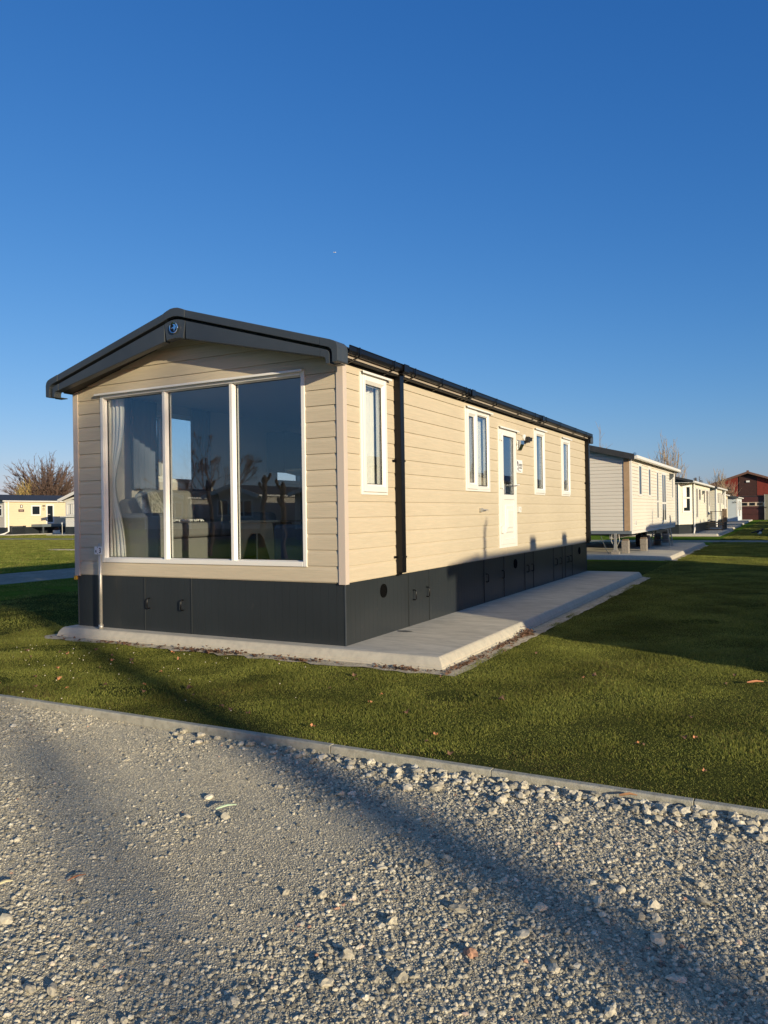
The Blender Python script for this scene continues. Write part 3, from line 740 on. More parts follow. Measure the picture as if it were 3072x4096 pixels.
# black soffits behind the bargeboard and at the eaves; the eaves black paints in shade
mb = MB()
for s in (1, -1):
    for y0, y1 in ((-.20, -.001), (L_+.001, L_+.06)):
        o = [(.0, 3.36), (1.90, 2.80), (1.86, 2.745), (1.76, 2.775), (.0, 3.27)]
        mb.prism([(XC+s*u, z) for u, z in o], y0, y1, (Vector((0, 0, 0)), X, Z, Y))
    x0, x1 = sorted((XC+s*1.852, XC+s*1.925)); mb.box(x0, x1, -.10, L_+.05, 2.748, 2.758)
mb.build('soffit', M['matt_black'], home)
MB().box(.013, .019, .06, L_-.06, 2.722, 2.748).build('wall_top_shade_strip', M['vent_and_shade_black'], home)  # black strip painting in the shade under the eaves
for s in (1, -1):
    x0, x1 = sorted((XC+s*1.925, XC+s*1.940)); box('eaves_board', M['soffit'], home, x0, x1, -.11, L_+.06, 2.762, 2.85, (Vector((0, 0, 0)), X, Y, Z))
    g = [(1.941, 2.860), (1.944, 2.860), (1.944, 2.812), (1.952, 2.798), (1.972, 2.789), (1.995, 2.789), (2.012, 2.800), (2.018, 2.820), (2.018, 2.858), (2.025, 2.862), (2.025, 2.866), (2.012, 2.866), (2.012, 2.822), (2.007, 2.806), (1.994, 2.795), (1.973, 2.795), (1.956, 2.803), (1.950, 2.815), (1.950, 2.866), (1.941, 2.866)]
    g = [(XC+s*(u-.018), z) for u, z in g]
    mb = MB(); mb.prism(g, -.105, L_+.055, (Vector((0, 0, 0)), X, Z, Y)); gut = mb.build('gutter', M['black'], home)
    for yb in (.06, .80, 1.30, 2.05, 2.80, 2.93, 3.06, 3.95, 5.05, 5.80, 6.12, 6.28, 6.44, 7.35, 8.45, 9.35, 9.72):
        wide = .018
        mb = MB(); P = [(XC+s*(u), z) for u, z in ((2.0105, 2.869), (2.0105, 2.80), (1.99, 2.776), (1.93, 2.765), (1.87, 2.738), (1.868, 2.728), (1.935, 2.752), (1.997, 2.768), (2.016, 2.797), (2.016, 2.869))]
        mb.prism(P, yb, yb+wide, (Vector((0, 0, 0)), X, Z, Y)); mb.build('gutter_bracket', M['black'], gut)
    for yb in (1.02, 3.0, 6.2):
        mb = MB(); P = [(XC+s*u, z) for u, z in ((2.0105, 2.870), (2.0105, 2.80), (1.985, 2.778), (1.95, 2.778), (1.93, 2.80), (1.925, 2.78), (1.95, 2.768), (1.99, 2.768), (2.018, 2.792), (2.018, 2.870))]
        mb.prism(P, yb, yb+.12, (Vector((0, 0, 0)), X, Z, Y)); mb.build('gutter_union', M['black'], gut, label='gutter outlet' if yb < 2 else None)
for yy, lab in ((1.052, 'near rainwater pipe'), (9.775, 'far rainwater pipe')):
    mb = MB(); mb.box(.022, .094, yy, yy+.093, .628, 2.79); mb.box(.012, .05, yy+.01, yy+.08, .60, .66)
    dp = mb.build('downpipe', M['black'], home, bevel=.006, label=lab)
    for z in (.79, 1.83):
        mb = MB(); mb.box(.012, .099, yy-.006, yy+.099, z, z+.018); mb.box(.0125, .02, yy-.05, yy-.006, z-.004, z+.022); mb.build('pipe_clip', M['black'], dp)

# ------------------------------------------------------------------ things seen through the front glass
def curtain(name, label, F, u0, u1, z0, z1, mat, folds=7, amp=.02, waist=None, group=None):
    """a hanging cloth with folds; waist=(z, u, width)"""
    nu, nz = folds*8, 26; co = []
    for j in range(nz+1):
        z = z0+(z1-z0)*j/nz
        a, b = u0, u1
        if waist:
            k = math.exp(-((z-waist[0])/(.42))**2); a = a*(1-k)+(waist[1])*k; b = b*(1-k)+(waist[1]+waist[2])*k
        for i in range(nu+1):
            t = i/nu; w = amp*math.sin(t*folds*2*math.pi+.4*math.sin(j*.25))+amp*.4*math.sin(t*folds*4.3*math.pi+1)
            co.append(F[0]+F[1]*(a+(b-a)*t)+F[2]*z+F[3]*w)
    co = np.array([tuple(c) for c in co]); i = np.arange((nu+1)*(nz+1)).reshape(nz+1, nu+1)
    f = np.stack([i[:-1, :-1], i[:-1, 1:], i[1:, 1:], i[1:, :-1]], -1).reshape(-1, 4)
    o = raw_mesh(name, co, f, mat, smooth=True)
    s = o.modifiers.new('s', 'SOLIDIFY'); s.thickness = .004
    return tag(o, label, 'curtain', group)
curtain('curtain', 'cream curtain tied back at the left edge of the large front window', frame((0, .16, 0), X, -Y), -3.52, -3.08, .78, 2.76, M['linen'], 8, .022, (1.67, -3.33, .08))
curtain('curtain', 'grey curtain hanging on the front side of the inner left window', frame((-3.54, 0, 0), Y, X), .70, 1.17, 1.63, 2.77, M['greycloth'], 5, .022)
curtain('curtain', 'grey curtain hanging on the far side of the inner left window', frame((-3.54, 0, 0), Y, X), 1.81, 2.22, 1.63, 2.77, M['greycloth'], 5, .022)
curtain('curtain', 'cream curtain behind the narrow side window nearest the corner', frame((-.11, 0, 0), Y, X), .50, .84, 1.2, 2.74, M['linen'], 4, .018)
curtain('curtain', 'cream curtain behind the wider side window left of the door', frame((-.11, 0, 0), Y, X), 3.66, 4.02, 1.3, 2.72, M['linen'], 4, .018)
sofa = thing('sofa', 'grey upholstered sofa along the inner left wall behind the front window', 'sofa', (-3.1, .25, .70))
def sb(name, a, mat=M['sofa'], bev=.05, **k): return MB().box(*a).build(name, mat, sofa, bevel=bev, seg=4, **k)
sb('armrest', (-.42, .48, 0, .20, 0, .62), bev=.08); sb('base', (-.42, .42, .21, 2.1, .02, .31), bev=.02)
sb('seat_cushion', (-.16, .44, .22, 1.14, .315, .50)); sb('seat_cushion', (-.16, .44, 1.16, 2.08, .315, .50))
sb('backrest', (-.44, -.20, .21, 2.1, .315, .80), bev=.07); sb('armrest', (-.42, .48, 2.11, 2.31, 0, .62), bev=.08)
for yy in (.30, .72, 1.25): 
    o = MB().box(-.09, .09, -.24, .24, 0, .42).build('back_cushion', M['sofa'], sofa, bevel=.08, seg=4); o.location = (-.10, yy+.25, .50); o.rotation_euler = (0, -.18, 0)
cu = MB().box(-.05, .05, -.24, .24, 0, .40).build('cushion', pm('patterned_cloth', (.45, .44, .38), .9, var=(22, .6)), bevel=.045, seg=4)
cu.location = (-2.98, .62, 1.215); cu.rotation_euler = (.1, -.45, .3); tag(cu, 'pale patterned cushion leaning on the sofa arm', 'cushion')
mb = MB()
for i in range(60):
    a = random.uniform(0, 6.28); p = (-2.78+random.uniform(-.11, .11), .85+random.uniform(-.22, .22), 1.215)
    mb.tube([p, (p[0]+.04*math.cos(a), p[1]+.04*math.sin(a), 1.235), (p[0]+.07*math.cos(a), p[1]+.07*math.sin(a), 1.212)], .007, 5)
tag(mb.build('throw_blanket', M['linen'], smooth=True), 'white fringed throw lying on the sofa seat', 'blanket')
tb = thing('coffee_table', 'low plywood table with splayed legs behind the right pane of the front window', 'table', (-1.79, 1.15, .70))
MB().box(-.36, .36, -.24, .24, .49, .515).build('tabletop', M['ply'], tb, bevel=.004)
for s in (-1, 1):
    pts = [(-.30, 0), (-.22, 0), (-.12, .30), (-.06, .36), (.06, .36), (.12, .30), (.22, 0), (.30, 0), (.24, .488), (-.24, .488)]
    MB().prism(pts, s*.19-.01, s*.19+.01, (Vector((0, 0, 0)), X, Z, Y)).build('leg_frame', M['ply'], tb)
MB().box(-.012, .012, -.178, .178, .02, .488).build('cross_panel', M['ply'], tb)
ac = thing('armchair', 'dark grey armchair behind the right pane of the front window', 'armchair', (-.78, .75, .70))
MB().box(-.42, .42, -.28, -.12, 0, .47).build('armrest', M['sofa_dark'], ac, bevel=.05, seg=3); MB().box(-.42, .42, .42, .58, 0, .47).build('armrest', M['sofa_dark'], ac, bevel=.05, seg=3)
MB().box(-.40, .20, -.118, .418, .04, .36).build('seat', M['sofa_dark'], ac, bevel=.04, seg=3); MB().box(.20, .42, -.118, .418, .04, .85).build('backrest', M['sofa_dark'], ac, bevel=.05, seg=3)
rug = MB()
for i in range(7):
    for j in range(5):
        if (i+j) % 2 == 0:
            u, v = -2.5+i*.2, .25+j*.2; rug.poly([(u, v, .712), (u+.22+random.uniform(-.05, .05), v-.02, .712), (u+.2, v+.2, .712), (u+.02, v+.17, .712)])
r1 = MB().box(-2.52, -1.05, .22, 1.3, .7005, .710).build('rug', pm('dark_rug', (.05, .05, .055), .9)); tag(r1, 'black and white patterned rug on the floor behind the front window', 'rug')
rug.build('rug_pattern', M['linen'], r1)
box_ = MB().box(-3.60, -3.25, 3.62, 4.42, 1.97, 2.60).build('wall_cabinet', M['sofa_dark'], bevel=.004); tag(box_, 'dark kitchen wall cabinet deep inside behind the right front pane', 'cabinet')
lp = thing('floor_lamp', 'dark floor lamp with a shallow dish shade behind the middle front pane', 'lamp', (-2.05, 2.3, .70))
MB().tube([(0, 0, .0), (0, 0, .02)], .14, 20).build('lamp_base', M['matt_black'], lp); MB().tube([(0, 0, .02), (0, 0, 1.15)], .012, 8).build('pole', M['matt_black'], lp)
MB().tube([(0, 0, 1.10), (0, 0, 1.14), (0, 0, 1.19)], [.06, .20, .22], 24).build('lamp_shade', pm('brass_shade', (.35, .28, .16), .4, .5), lp, smooth=True)

# pitch number post
post = thing('number_post', 'galvanised post with white plate reading N 3 at the nearest home', 'sign', (-3.199, -.108, 0))
MB().tube([(0, 0, 0), (.004, 0, .98)], .019, 14).build('post', M['galv'], post, smooth=True)
MB().tube([(0, 0, 0), (0, 0, .05)], .026, 12).build('post_foot', M['galv'], post, smooth=True)
FP = frame((0, -.022, 0), X, -Y)
pl = MB().box(-.062, .060, .855, .945, .0, .004, FP).build('number_plate', M['white'], post, bevel=.002)
text_mesh('number', '3', .082, FP, .012, .872, .0045, M['ink'], pl, .80, .001); text_mesh('number', 'N', .045, FP, -.048, .875, .0045, M['ink'], pl, .62, .001)
for z in (.865, .937): MB().tube([(-.008, z, .004), (-.008, z, .007)], .005, 6, FP).build('bolt', M['steel'], pl)

# ------------------------------------------------------------------ other homes on the site
def flat_window(par, F, u0, u1, z0, z1, t=.06, proud=.03, bars=(), hbars=(), cur=None, name='window'):
    mb = MB(); ring(mb, F, u0, u1, z0, z1, t, .013, proud)
    for b in bars: mb.box(b-t*.4, b+t*.4, z0+t, z1-t, .014, proud-.004, F)
    for b in hbars: mb.box(u0+t, u1-t, b-t*.4, b+t*.4, .0145, proud-.003, F)
    w = mb.build(name, M['pvc'], par)
    box('glass', M['darkglass'], w, u0+t, u1-t, z0+t, z1-t, .013, .018, F)
    if cur:
        for a, b, c, d in cur: box('curtain', M['linen'], w, a, b, c, d, .0185, .0195, F)
    return w
def simple_home(name, label, loc, Wd=3.7, L=9.3, zb=.62, zt=2.78, rise=.28, pitch=.15, col=None, trim=None, roofm=None, gutm=None,
                side=(), front=(), skirt=True, group=None, rz=0, over=.25, cat='mobile home', front_unlit_col=None, fascia=.16, holesF=(), body_front=True, depth=.012):
    t = thing(name, label, cat, loc, rz, group)
    col = col or M['side']; trim = trim or M['pvc']; roofm = roofm or M['roof']; gutm = gutm or M['pvc']
    xc = -Wd/2; peak = zt+.02+rise*Wd/2
    rf = [(rise, 1, peak+rise*xc), (-rise, 1, peak-rise*xc)]
    fF, fS, fL, fB = frame((0, 0, 0), X, -Y), frame((0, 0, 0), Y, X), frame((-Wd, 0, 0), Y, -X), frame((0, L, 0), X, Y)
    if body_front:
        mb = MB(); clapboard(mb, fF, -Wd+.02, -.02, zb, peak, pitch, depth, [], rf, zb, .2, .008); mb.build('front_cladding', front_unlit_col or col, t)
    mb = MB(); clapboard(mb, fS, .02, L-.02, zb, zt, pitch, depth, [], (), zb, .2, .008); mb.build('side_cladding', col, t)
    mb = MB(); clapboard(mb, fL, .02, L-.02, zb, zt, pitch, depth, [], (), zb, .2, .008); mb.build('side_cladding', col, t)
    mb = MB(); clapboard(mb, fB, -Wd+.02, -.02, zb, peak, pitch, depth, [], rf, zb, .2, .008); mb.build('rear_cladding', col, t)
    for cx, s in ((0, 1), (-Wd, -1)):
        for cy, s2 in ((0, -1), (L, 1)):
            x0, x1 = sorted((cx-s*.08, cx+s*.02)); y0, y1 = sorted((cy-s2*.07, cy+s2*.02))
            box('corner_trim', trim, t, x0, x1, y0, y1, zb-.01, zt, (Vector((0, 0, 0)), X, Y, Z))
    mb = MB(); k = Wd/2+.12
    for s in (1, -1):
        mb.prism([(xc, peak+.07), (xc+s*k, peak+.07-rise*k), (xc+s*k, peak+.02-rise*k), (xc, peak+.02)], -over, L+over, (Vector((0, 0, 0)), X, Z, Y))
    rfm = mb.build('roof', roofm, t)
    for yy in (-over-.03, L+over+.002):
        mb = MB()
        for s in (1, -1):
            mb.prism([(xc, peak+.09), (xc+s*(k+.02), peak+.09-rise*(k+.02)), (xc+s*(k+.02), peak+.09-fascia-rise*(k+.02)), (xc, peak+.09-fascia)], yy, yy+.028, (Vector((0, 0, 0)), X, Z, Y))
        mb.build('bargeboard', roofm if fascia < .2 else trim, t)
    for s in (1, -1):
        x0, x1 = sorted((xc+s*(k+.0), xc+s*(k+.10))); zg = peak-rise*k
        MB().prism([(x0, zg+.05), (x1, zg+.05), (x1, zg-.03), (x1-.02*s if False else (x1-.02), zg-.05), (x0+.02, zg-.05), (x0, zg-.03)], -over, L+over, (Vector((0, 0, 0)), X, Z, Y)).build('gutter', gutm, t)
    MB().box(-Wd-.10, -Wd-.021, -over+.002, L+over-.002, zt-.012, zt-.001).box(.021, .10, -over+.002, L+over-.002, zt-.012, zt-.001).build('soffit', M['soffit'], t)
    if skirt:
        mb = MB()
        for F, n in ((fF, Wd), (fS, L), (fL, L), (fB, Wd)):
            u0, u1 = (-Wd+.03, -.03) if n == Wd else (.03, L-.03)
            q = max(1, int((u1-u0)/.6)); s = (u1-u0)/q
            for i in range(q): mb.box(u0+i*s+.004, u0+(i+1)*s-.004, -.10, zb-.002, -.035, -.008, F)
        mb.build('skirting', M['skirt'], t)
        box('skirting_backing', M['matt_black'], t, -Wd+.04, -.04, .04, L-.04, -.09, zb-.01, (Vector((0, 0, 0)), X, Y, Z))
    for a in side: flat_window(t, fS, *a[:4], **(a[4] if len(a) > 4 else {}))
    for a in front: flat_window(t, fF, *a[:4], **(a[4] if len(a) > 4 else {}))
    return t, (fF, fS, fL, fB)
def lamp_box(par, F, u, v, s=.12):
    mb = MB(); mb.box(u-s/2, u+s/2, v-s, v+s, .012, .03, F); mb.prism([(.03, v+s), (.16, v+s*.9), (.16, v-.0), (.03, v-s)], u-s/2+.01, u+s/2-.01, (F[0], F[3], Z, F[1])); mb.build('wall_light', M['steel'], par)
def down_white(par, F, u, z0, z1, kick=0):
    mb = MB(); p = [(u, z1, .06), (u, z0+.18, .06), (u+kick, z0, .10 if kick == 0 else .06)]
    mb.tube(p, .035, 8, F); mb.build('downpipe', M['pvc'], par, smooth=True)

pale = siding('pale_siding', (.68, .64, .56), .0008, .02); cream2 = siding('cream_siding_far', (.72, .68, .56), .0008, .02)
white_s = siding('white_siding', (.72, .71, .66), .0008, .02); blueish = siding('bluish_white_siding', (.55, .62, .66), .0008, .02)
grey_unlit = siding('grey_and_unlit_siding', (.50, .47, .42), .0008, .02); yellow_s = siding('yellow_siding', (.68, .58, .40), .0008, .02)  # the grey clads the homes opposite and paints shade onto two front walls

# second home: on blocks, not skirted yet
h2, f2 = simple_home('mobile_home', 'pale mobile home raised on concrete blocks without skirting, second in the row', (-.25, 16.48, 0), 3.7, 9.35, .672, 2.79, .255, .104, pale,
    trim=M['pvc'], side=[(1.15, 1.72, 1.68, 2.66, dict(t=.07)), (2.92, 3.42, 1.68, 2.64, dict(t=.07)), (4.62, 5.08, .92, 2.60, dict(t=.07, hbars=(1.55,))),
    (5.80, 6.90, .80, 2.60, dict(t=.09, bars=(6.35,), hbars=(1.5,), name='door')), (8.40, 8.80, 1.66, 2.62, dict(t=.07))], skirt=False, over=.20, fascia=.17)
for o in list(h2.children):
    if o.name.startswith('corner_trim'): pass
MB().box(-.20, -.035, -.030, -.0205, .672, 2.75).build("corner_board", pm("bare_wood", (.40, .27, .16), .7, var=(9, .1)), h2)
ch = pm('grey_channel', (.16, .19, .215), .5, .2)
MB().box(-3.70, .0, -.01, .0, .575, .665).box(-3.70, 0, 9.35, 9.36, .575, .665).build('chassis_channel', ch, h2)
MB().box(-.02, .0, .0, 9.35, .575, .665).box(-3.7, -3.68, 0, 9.35, .575, .665).build('floor_edge', M['pvc'], h2)
box('underfloor', M['matt_black'], h2, -3.67, -.03, .02, 9.3, .60, .66, (Vector((0, 0, 0)), X, Y, Z))
for x in (-.62, -3.05): MB().box(x-.04, x+.04, .15, 9.2, .42, .595).build('chassis_beam', M['galv'], h2)
for y in (1.2, 3.2, 5.2, 7.2): MB().box(-3.4, -.25, y, y+.06, .50, .594).build('cross_member', M['steel'], h2)
for x in (-.58, -3.1):
    for y in (4.7, 5.5): MB().tube([(x-.09, y, .26), (x+.09, y, .26)], .26, 20).build('wheel', M['matt_black'], h2, bevel=.02)
MB().tube([(-1.9, -.9, .40), (-1.9, .2, .50)], .04, 8).tube([(-1.9, -.9, .40), (-1.9, -1.0, .40)], .06, 8).build('tow_bar', M['steel'], h2)
lamp_box(h2, f2[1], 7.92, 2.5, .13); box('vent', M['steel'], h2, 7.76, 7.86, .93, 1.05, .013, .03, f2[1])
pqm = box('rating_plate', M['white'], h2, .50, .72, .80, .96, .013, .018, f2[1])
for i in range(4): box('plate_print', M['ink'], pqm, .56, .70, .93-.033*i, .945-.033*i, .0185, .0195, f2[1])
MB().tube([(.15, -.21, 2.86), (.15, -.225, 2.86)], .05, 20).build('gutter_badge', M['chrome'], h2, smooth=False)
down = None
pad(-4.2, .873, 15.62, 24.9)
strip(-4.26, .93, 15.56, 24.95, .10)
# supports under it: each stands on its own
def blockpile(x, y, w, d, hs, lab):
    t = thing('block_pile', lab, 'block pile', (x, y, 0), 0, 'concrete block piles under the second home'); z = 0
    for i, h in enumerate(hs):
        e = .0 if i else 0; MB().box(-w/2+random.uniform(-.01, .01), w/2, -d/2, d/2, z, z+h-.002).build('block', M['block'], t, bevel=.006); z += h
    MB().box(-w/2+.02, w/2-.02, -d/2+.02, d/2-.02, z, z+.04).build('packer', M['wood'], t)
blockpile(-.49, 16.83, .19, .22, (.38,), 'tall concrete block standing under the near corner of the raised home')
blockpile(-.22, 18.3, .20, .22, (.19, .19), 'pile of concrete blocks second from the corner under the raised home')
for i, (x, y, l) in enumerate(((-.45, 20.3, 'third'), (-.40, 22.4, 'fourth'), (-.45, 24.6, 'fifth'))): blockpile(x, y, .22, .22, (.19, .19), l+' concrete block pile back along the raised home side')
for x, y, l in ((-3.2, 17.1, 'front left'), (-3.2, 20.2, 'middle left'), (-3.2, 23.5, 'rear left')): blockpile(x, y, .22, .22, (.19, .19), l+' concrete block pile under the raised home')
jk = thing('jack_stand', 'galvanised jockey leg on a block at the front of the raised home', 'jack stand', (-.68, 16.32, 0))
MB().box(-.11, .11, -.09, .09, 0, .075).build('foot_block', M['block'], jk, bevel=.004); MB().box(-.07, .07, -.07, .07, .077, .12).build('foot_block', M['block'], jk, bevel=.004)
MB().prism([(-.05, .122), (.05, .122), (.03, .36), (.035, .60), (-.035, .60), (-.03, .36)], -.03, .03, (Vector((0, 0, 0)), X, Z, Y)).build('leg', M['galv'], jk)
MB().tube([(-.03, 0, .20), (-.12, .0, .38), (-.10, 0, .57)], .007, 5).tube([(.03, 0, .20), (.12, .0, .38), (.10, 0, .57)], .007, 5).build('brace', M['galv'], jk)
mb = MB()
for i in range(16):
    t = i/15; mb.tube([(-1.10+.22*t, 16.33-.02*t, .50*(1-t)**1.3+.03), (-1.10+.22*(t+.05), 16.33, .50*(1-min(1, t+.05))**1.3+.03)], .014 if i % 2 else .009, 5)
tag(mb.build('safety_chain', M['steel']), 'steel chain hanging down to the pad in front of the raised home', 'chain')
st = thing('step_stool', 'grey metal folding steps standing under the side of the raised home', 'steps', (.02, 21.6, 0))
for s in (0, .62):
    MB().tube([(-.55+.0, s, 0), (-.45, s, .58)], .022, 6).build('leg', M['galv'], st); MB().tube([(.10, s, 0), (.02, s, .60)], .022, 6).build('leg', M['galv'], st)
for z, x in ((.18, .04), (.36, -.02), (.56, -.08)): MB().box(x-.45, x+.06, 0, .62, z, z+.03).build('tread', M['steel'], st)

# third home: bay front, white trim
h3, f3 = simple_home('mobile_home', 'cream mobile home with angled bay window and white guttering, third in the row', (-.68, 36.5, 0), 3.7, 9.2, .48, 2.66, .25, .16, cream2,
    front_unlit_col=grey_unlit, side=[(1.2, 2.2, .74, 2.45, dict(t=.09, bars=(1.7,), name='door')), (2.7, 3.7, 1.7, 2.42, dict(t=.08)), (5.3, 6.1, 1.55, 2.37, dict(t=.08)), (6.8, 8.1, .67, 2.44, dict(t=.09, bars=(7.4,), name='door')), (8.4, 9.0, 1.4, 2.4)], over=1.2, fascia=.12, gutm=M['pvc'])  # cream front wall coloured grey to paint in its lack of sun
A, B = Vector((0, 0, 0)), Vector((-.60, -1.0, 0)); u = (A-B).normalized(); nn = Vector((u.y, -u.x, 0)); Lb = (A-B).length
FA = (B.copy(), u, Z.copy(), nn)
mb = MB(); clapboard(mb, FA, 0, Lb, .48, 2.62, .16, .012, [], (), .48, .2); mb.build('bay_cladding', cream2, h3)
FC = (Vector((-3.1, -1.0, 0)), X.copy(), Z.copy(), -Y); mb = MB(); clapboard(mb, FC, 0, 2.5, .48, 2.62, .16, .012, [], (), .48, .2); mb.build('bay_cladding', grey_unlit, h3)  # bay front greyed in colour, standing for unlit cream boards
flat_window(h3, FA, .28, .95, 1.09, 2.50, .09, .04, hbars=(1.85,), cur=[(.38, .62, 1.9, 2.4), (.38, .62, 1.35, 1.8)])
MB().box(0, Lb, -.10, .478, -.04, -.008, FA).box(0, 2.5, -.10, .478, -.04, -.008, FC).build('skirting', M['skirt'], h3)
MB().box(-.04, .04, .47, 2.62, .0, .03, FA).build('corner_trim', M['pvc'], h3)
MB().box(-3.9, .2, -1.2, -.02, 2.62, 2.635).build('bay_soffit', M['pvc'], h3)
mb = MB(); mb.tube([(.06, -.08, 2.66), (.06, -.08, .2), (.02, -.20, -.1)], .04, 8); mb.build('downpipe', M['pvc'], h3, smooth=True)
lamp_box(h3, f3[1], 4.6, 2.2, .12); pad(-4.6, .50, 35.0, 46.6); strip(-4.6, .56, 34.95, 46.6, .1)
dk = thing('deck', 'weathered wooden deck with steps beside the third home', 'deck', (-.66, 43.6, 0))
for k in range(4): MB().box(.0, .95, -.35*(3-k)-.02, -.35*(2-k)+.02 if k < 3 else 2.2, .13*k+.02, .13*k+.07).build('tread', M['wood'], dk)
MB().box(.86, .94, -1.0, 2.2, -.1, .02).box(.02, .10, -1.0, 2.2, -.1, .02).build('bearer', M['wood'], dk)
for y in (0, 1.1, 2.15): MB().box(.84, .95, y, y+.09, -.1, 1.25).build('post', M['wood'], dk)
MB().box(.86, .93, 0, 2.2, 1.15, 1.23).box(.87, .92, 0, 2.2, .75, .82).build('rail', M['wood'], dk)
tbl = thing('garden_table', 'small dark garden table on the wooden deck', 'table', (-.25, 44.6, .46))
MB().box(-.3, .4, -.4, .4, .62, .65).build('tabletop', M['matt_black'], tbl)
for x in (-.25, .35):
    for y in (-.35, .35): MB().tube([(x, y, 0), (x, y, .62)], .02, 6).build('leg', M['matt_black'], tbl)
h4, f4 = simple_home('mobile_home', 'cream mobile home with a white corner porch, fourth in the row', (-.68, 50.6, 0), 3.7, 7.2, .45, 2.68, .25, .16, cream2,
    side=[(.9, 1.8, 1.6, 2.4), (2.4, 3.4, .7, 2.45, dict(name='door', bars=(2.9,))), (4.2, 5.0, 1.6, 2.4), (5.6, 6.6, 1.5, 2.4)], front=[(-1.5, -.5, 1.4, 2.3, dict(bars=(-1.0,)))], over=.6)
lamp_box(h4, f4[1], 5.3, 2.5, .2)
for y in (-.5, 7.4): MB().tube([(.04, y, -.1), (.04, y, 2.62)], .06, 8).build('porch_post', M['pvc'], h4)
pad(-4.6, .38, 49.3, 58.5)
h5, f5 = simple_home('mobile_home', 'cream mobile home with tall windows, fifth in the row', (-1.5, 65.5, 0), 3.7, 8.0, .4, 2.5, .22, .16, yellow_s,
    side=[(.6, 2.0, 1.2, 2.2, dict(bars=(1.3,))), (3, 4.2, .6, 2.3, dict(name='door')), (5.5, 6.8, 1.3, 2.2)], front=[(-1.0, -.2, 1.2, 2.2)])
pad(-5.4, .2, 64.2, 74)
h6, f6 = simple_home('mobile_home', 'small bluish white mobile home in front of the red barn, last in the row', (-.98, 79.3, 0), 3.7, 8.0, .38, 2.36, .14, .11, blueish,
    side=[(.8, 1.8, 1.0, 2.0), (3.0, 4.2, .4, 2.1, dict(name='door')), (5.2, 6.6, 1.0, 2.0)], skirt=False, roofm=M['steel'])
MB().box(-3.7, -.0, -.03, -.0, -.12, .38).box(0, .02, 0, 8, -.12, .38).build('skirting', blueish, h6)
pad(-5.2, .0, 78.2, 88.5)

# left group across the lawn
h7, f7 = simple_home('mobile_home', 'yellow-cream mobile home with black roof and white door across the lawn at far left', (-56.8, 37.2, -.05), 3.8, 9.0, .62, 2.93, .28, .155, yellow_s,
    front_unlit_col=grey_unlit, side=[(2.62, 3.62, 1.62, 2.58, dict(t=.12)), (4.20, 5.05, .88, 2.66, dict(t=.14, name='door'))], front=[(-2.9, -.30, 1.55, 2.62, dict(t=.12, bars=(-1.2, -2.0), hbars=(2.3,)))], over=.3)  # grey front is the same yellow-cream siding with its shade painted in
MB().tube([(.07, .30, 2.86), (.07, .30, .25), (.10, -.15, .05), (.16, -.75, -.06)], .075, 8).build('downpipe', M['pvc'], h7, smooth=True)
fs = f7[1]
def roundrect(F, u0, u1, v0, v1, w0, w1): return [(u0+.03, v0), (u1-.03, v0), (u1, v0+.03), (u1, v1-.03), (u1-.03, v1), (u0+.03, v1), (u0, v1-.03), (u0, v0+.03)]
sg = MB().prism(roundrect(fs, 1.33, 1.89, 1.97, 2.20, 0, 0), .014, .03, fs).build('name_board', pm('brown_board', (.05, .03, .025), .5), h7)
mb = MB(); mb.box(1.42, 1.80, 2.11, 2.15, .031, .033, fs).box(1.42, 1.78, 2.03, 2.06, .031, .033, fs); mb.build('name_board_print', pm('pinkish_print', (.55, .38, .33), .6), sg)
nb = MB().prism(roundrect(fs, 1.52, 1.75, 2.32, 2.61, 0, 0), .014, .03, fs).build('number_board', pm('brown_board2', (.05, .03, .025), .5), h7)
box('number_field', M['white'], nb, 1.58, 1.69, 2.37, 2.56, .031, .033, fs)
MB().prism([(3.78, 2.47), (4.06, 2.47), (4.02, 2.56), (3.82, 2.56)], .014, .12, fs).build('wall_light', M['matt_black'], h7)
mb = MB()
for k in range(5):
    a = 2*math.pi*k/5+.3; mb.tube([(3.92+.09*math.cos(a), 2.21+.09*math.sin(a), .014), (3.92+.09*math.cos(a), 2.21+.09*math.sin(a), .03)], .035, 8, fs)
mb.build('wall_ornament', M['matt_black'], h7)
MB().tube([(4.38, 1.72, .03), (4.38, 1.72, .08), (4.55, 1.72, .09)], .02, 6, fs).build('door_handle', M['pvc'], h7)
dk7 = thing('deck', 'grey raised deck platform below the white door of the yellow-cream home', 'deck', (-56.8, 37.2, -.05))
MB().box(.05, 1.5, 2.6, 6.3, .60, .84).build('platform', ch, dk7)
for y in (2.75, 4.4, 6.15): MB().box(1.3, 1.42, y, y+.1, -.07, .60).build('leg', M['steel'], dk7)
sl = thing('slatted_screen', 'dark slatted box screen against the yellow-cream home', 'screen', (-56.8, 37.2, -.05))
for i in range(8): MB().box(.30, .36, .45, 1.75, .02+i*.09, .085+i*.09).build('slat', M['skirt'], sl)
for y in (.40, 1.75): MB().box(.03, .37, y, y+.05, -.06, .74).build('post', M['skirt'], sl)
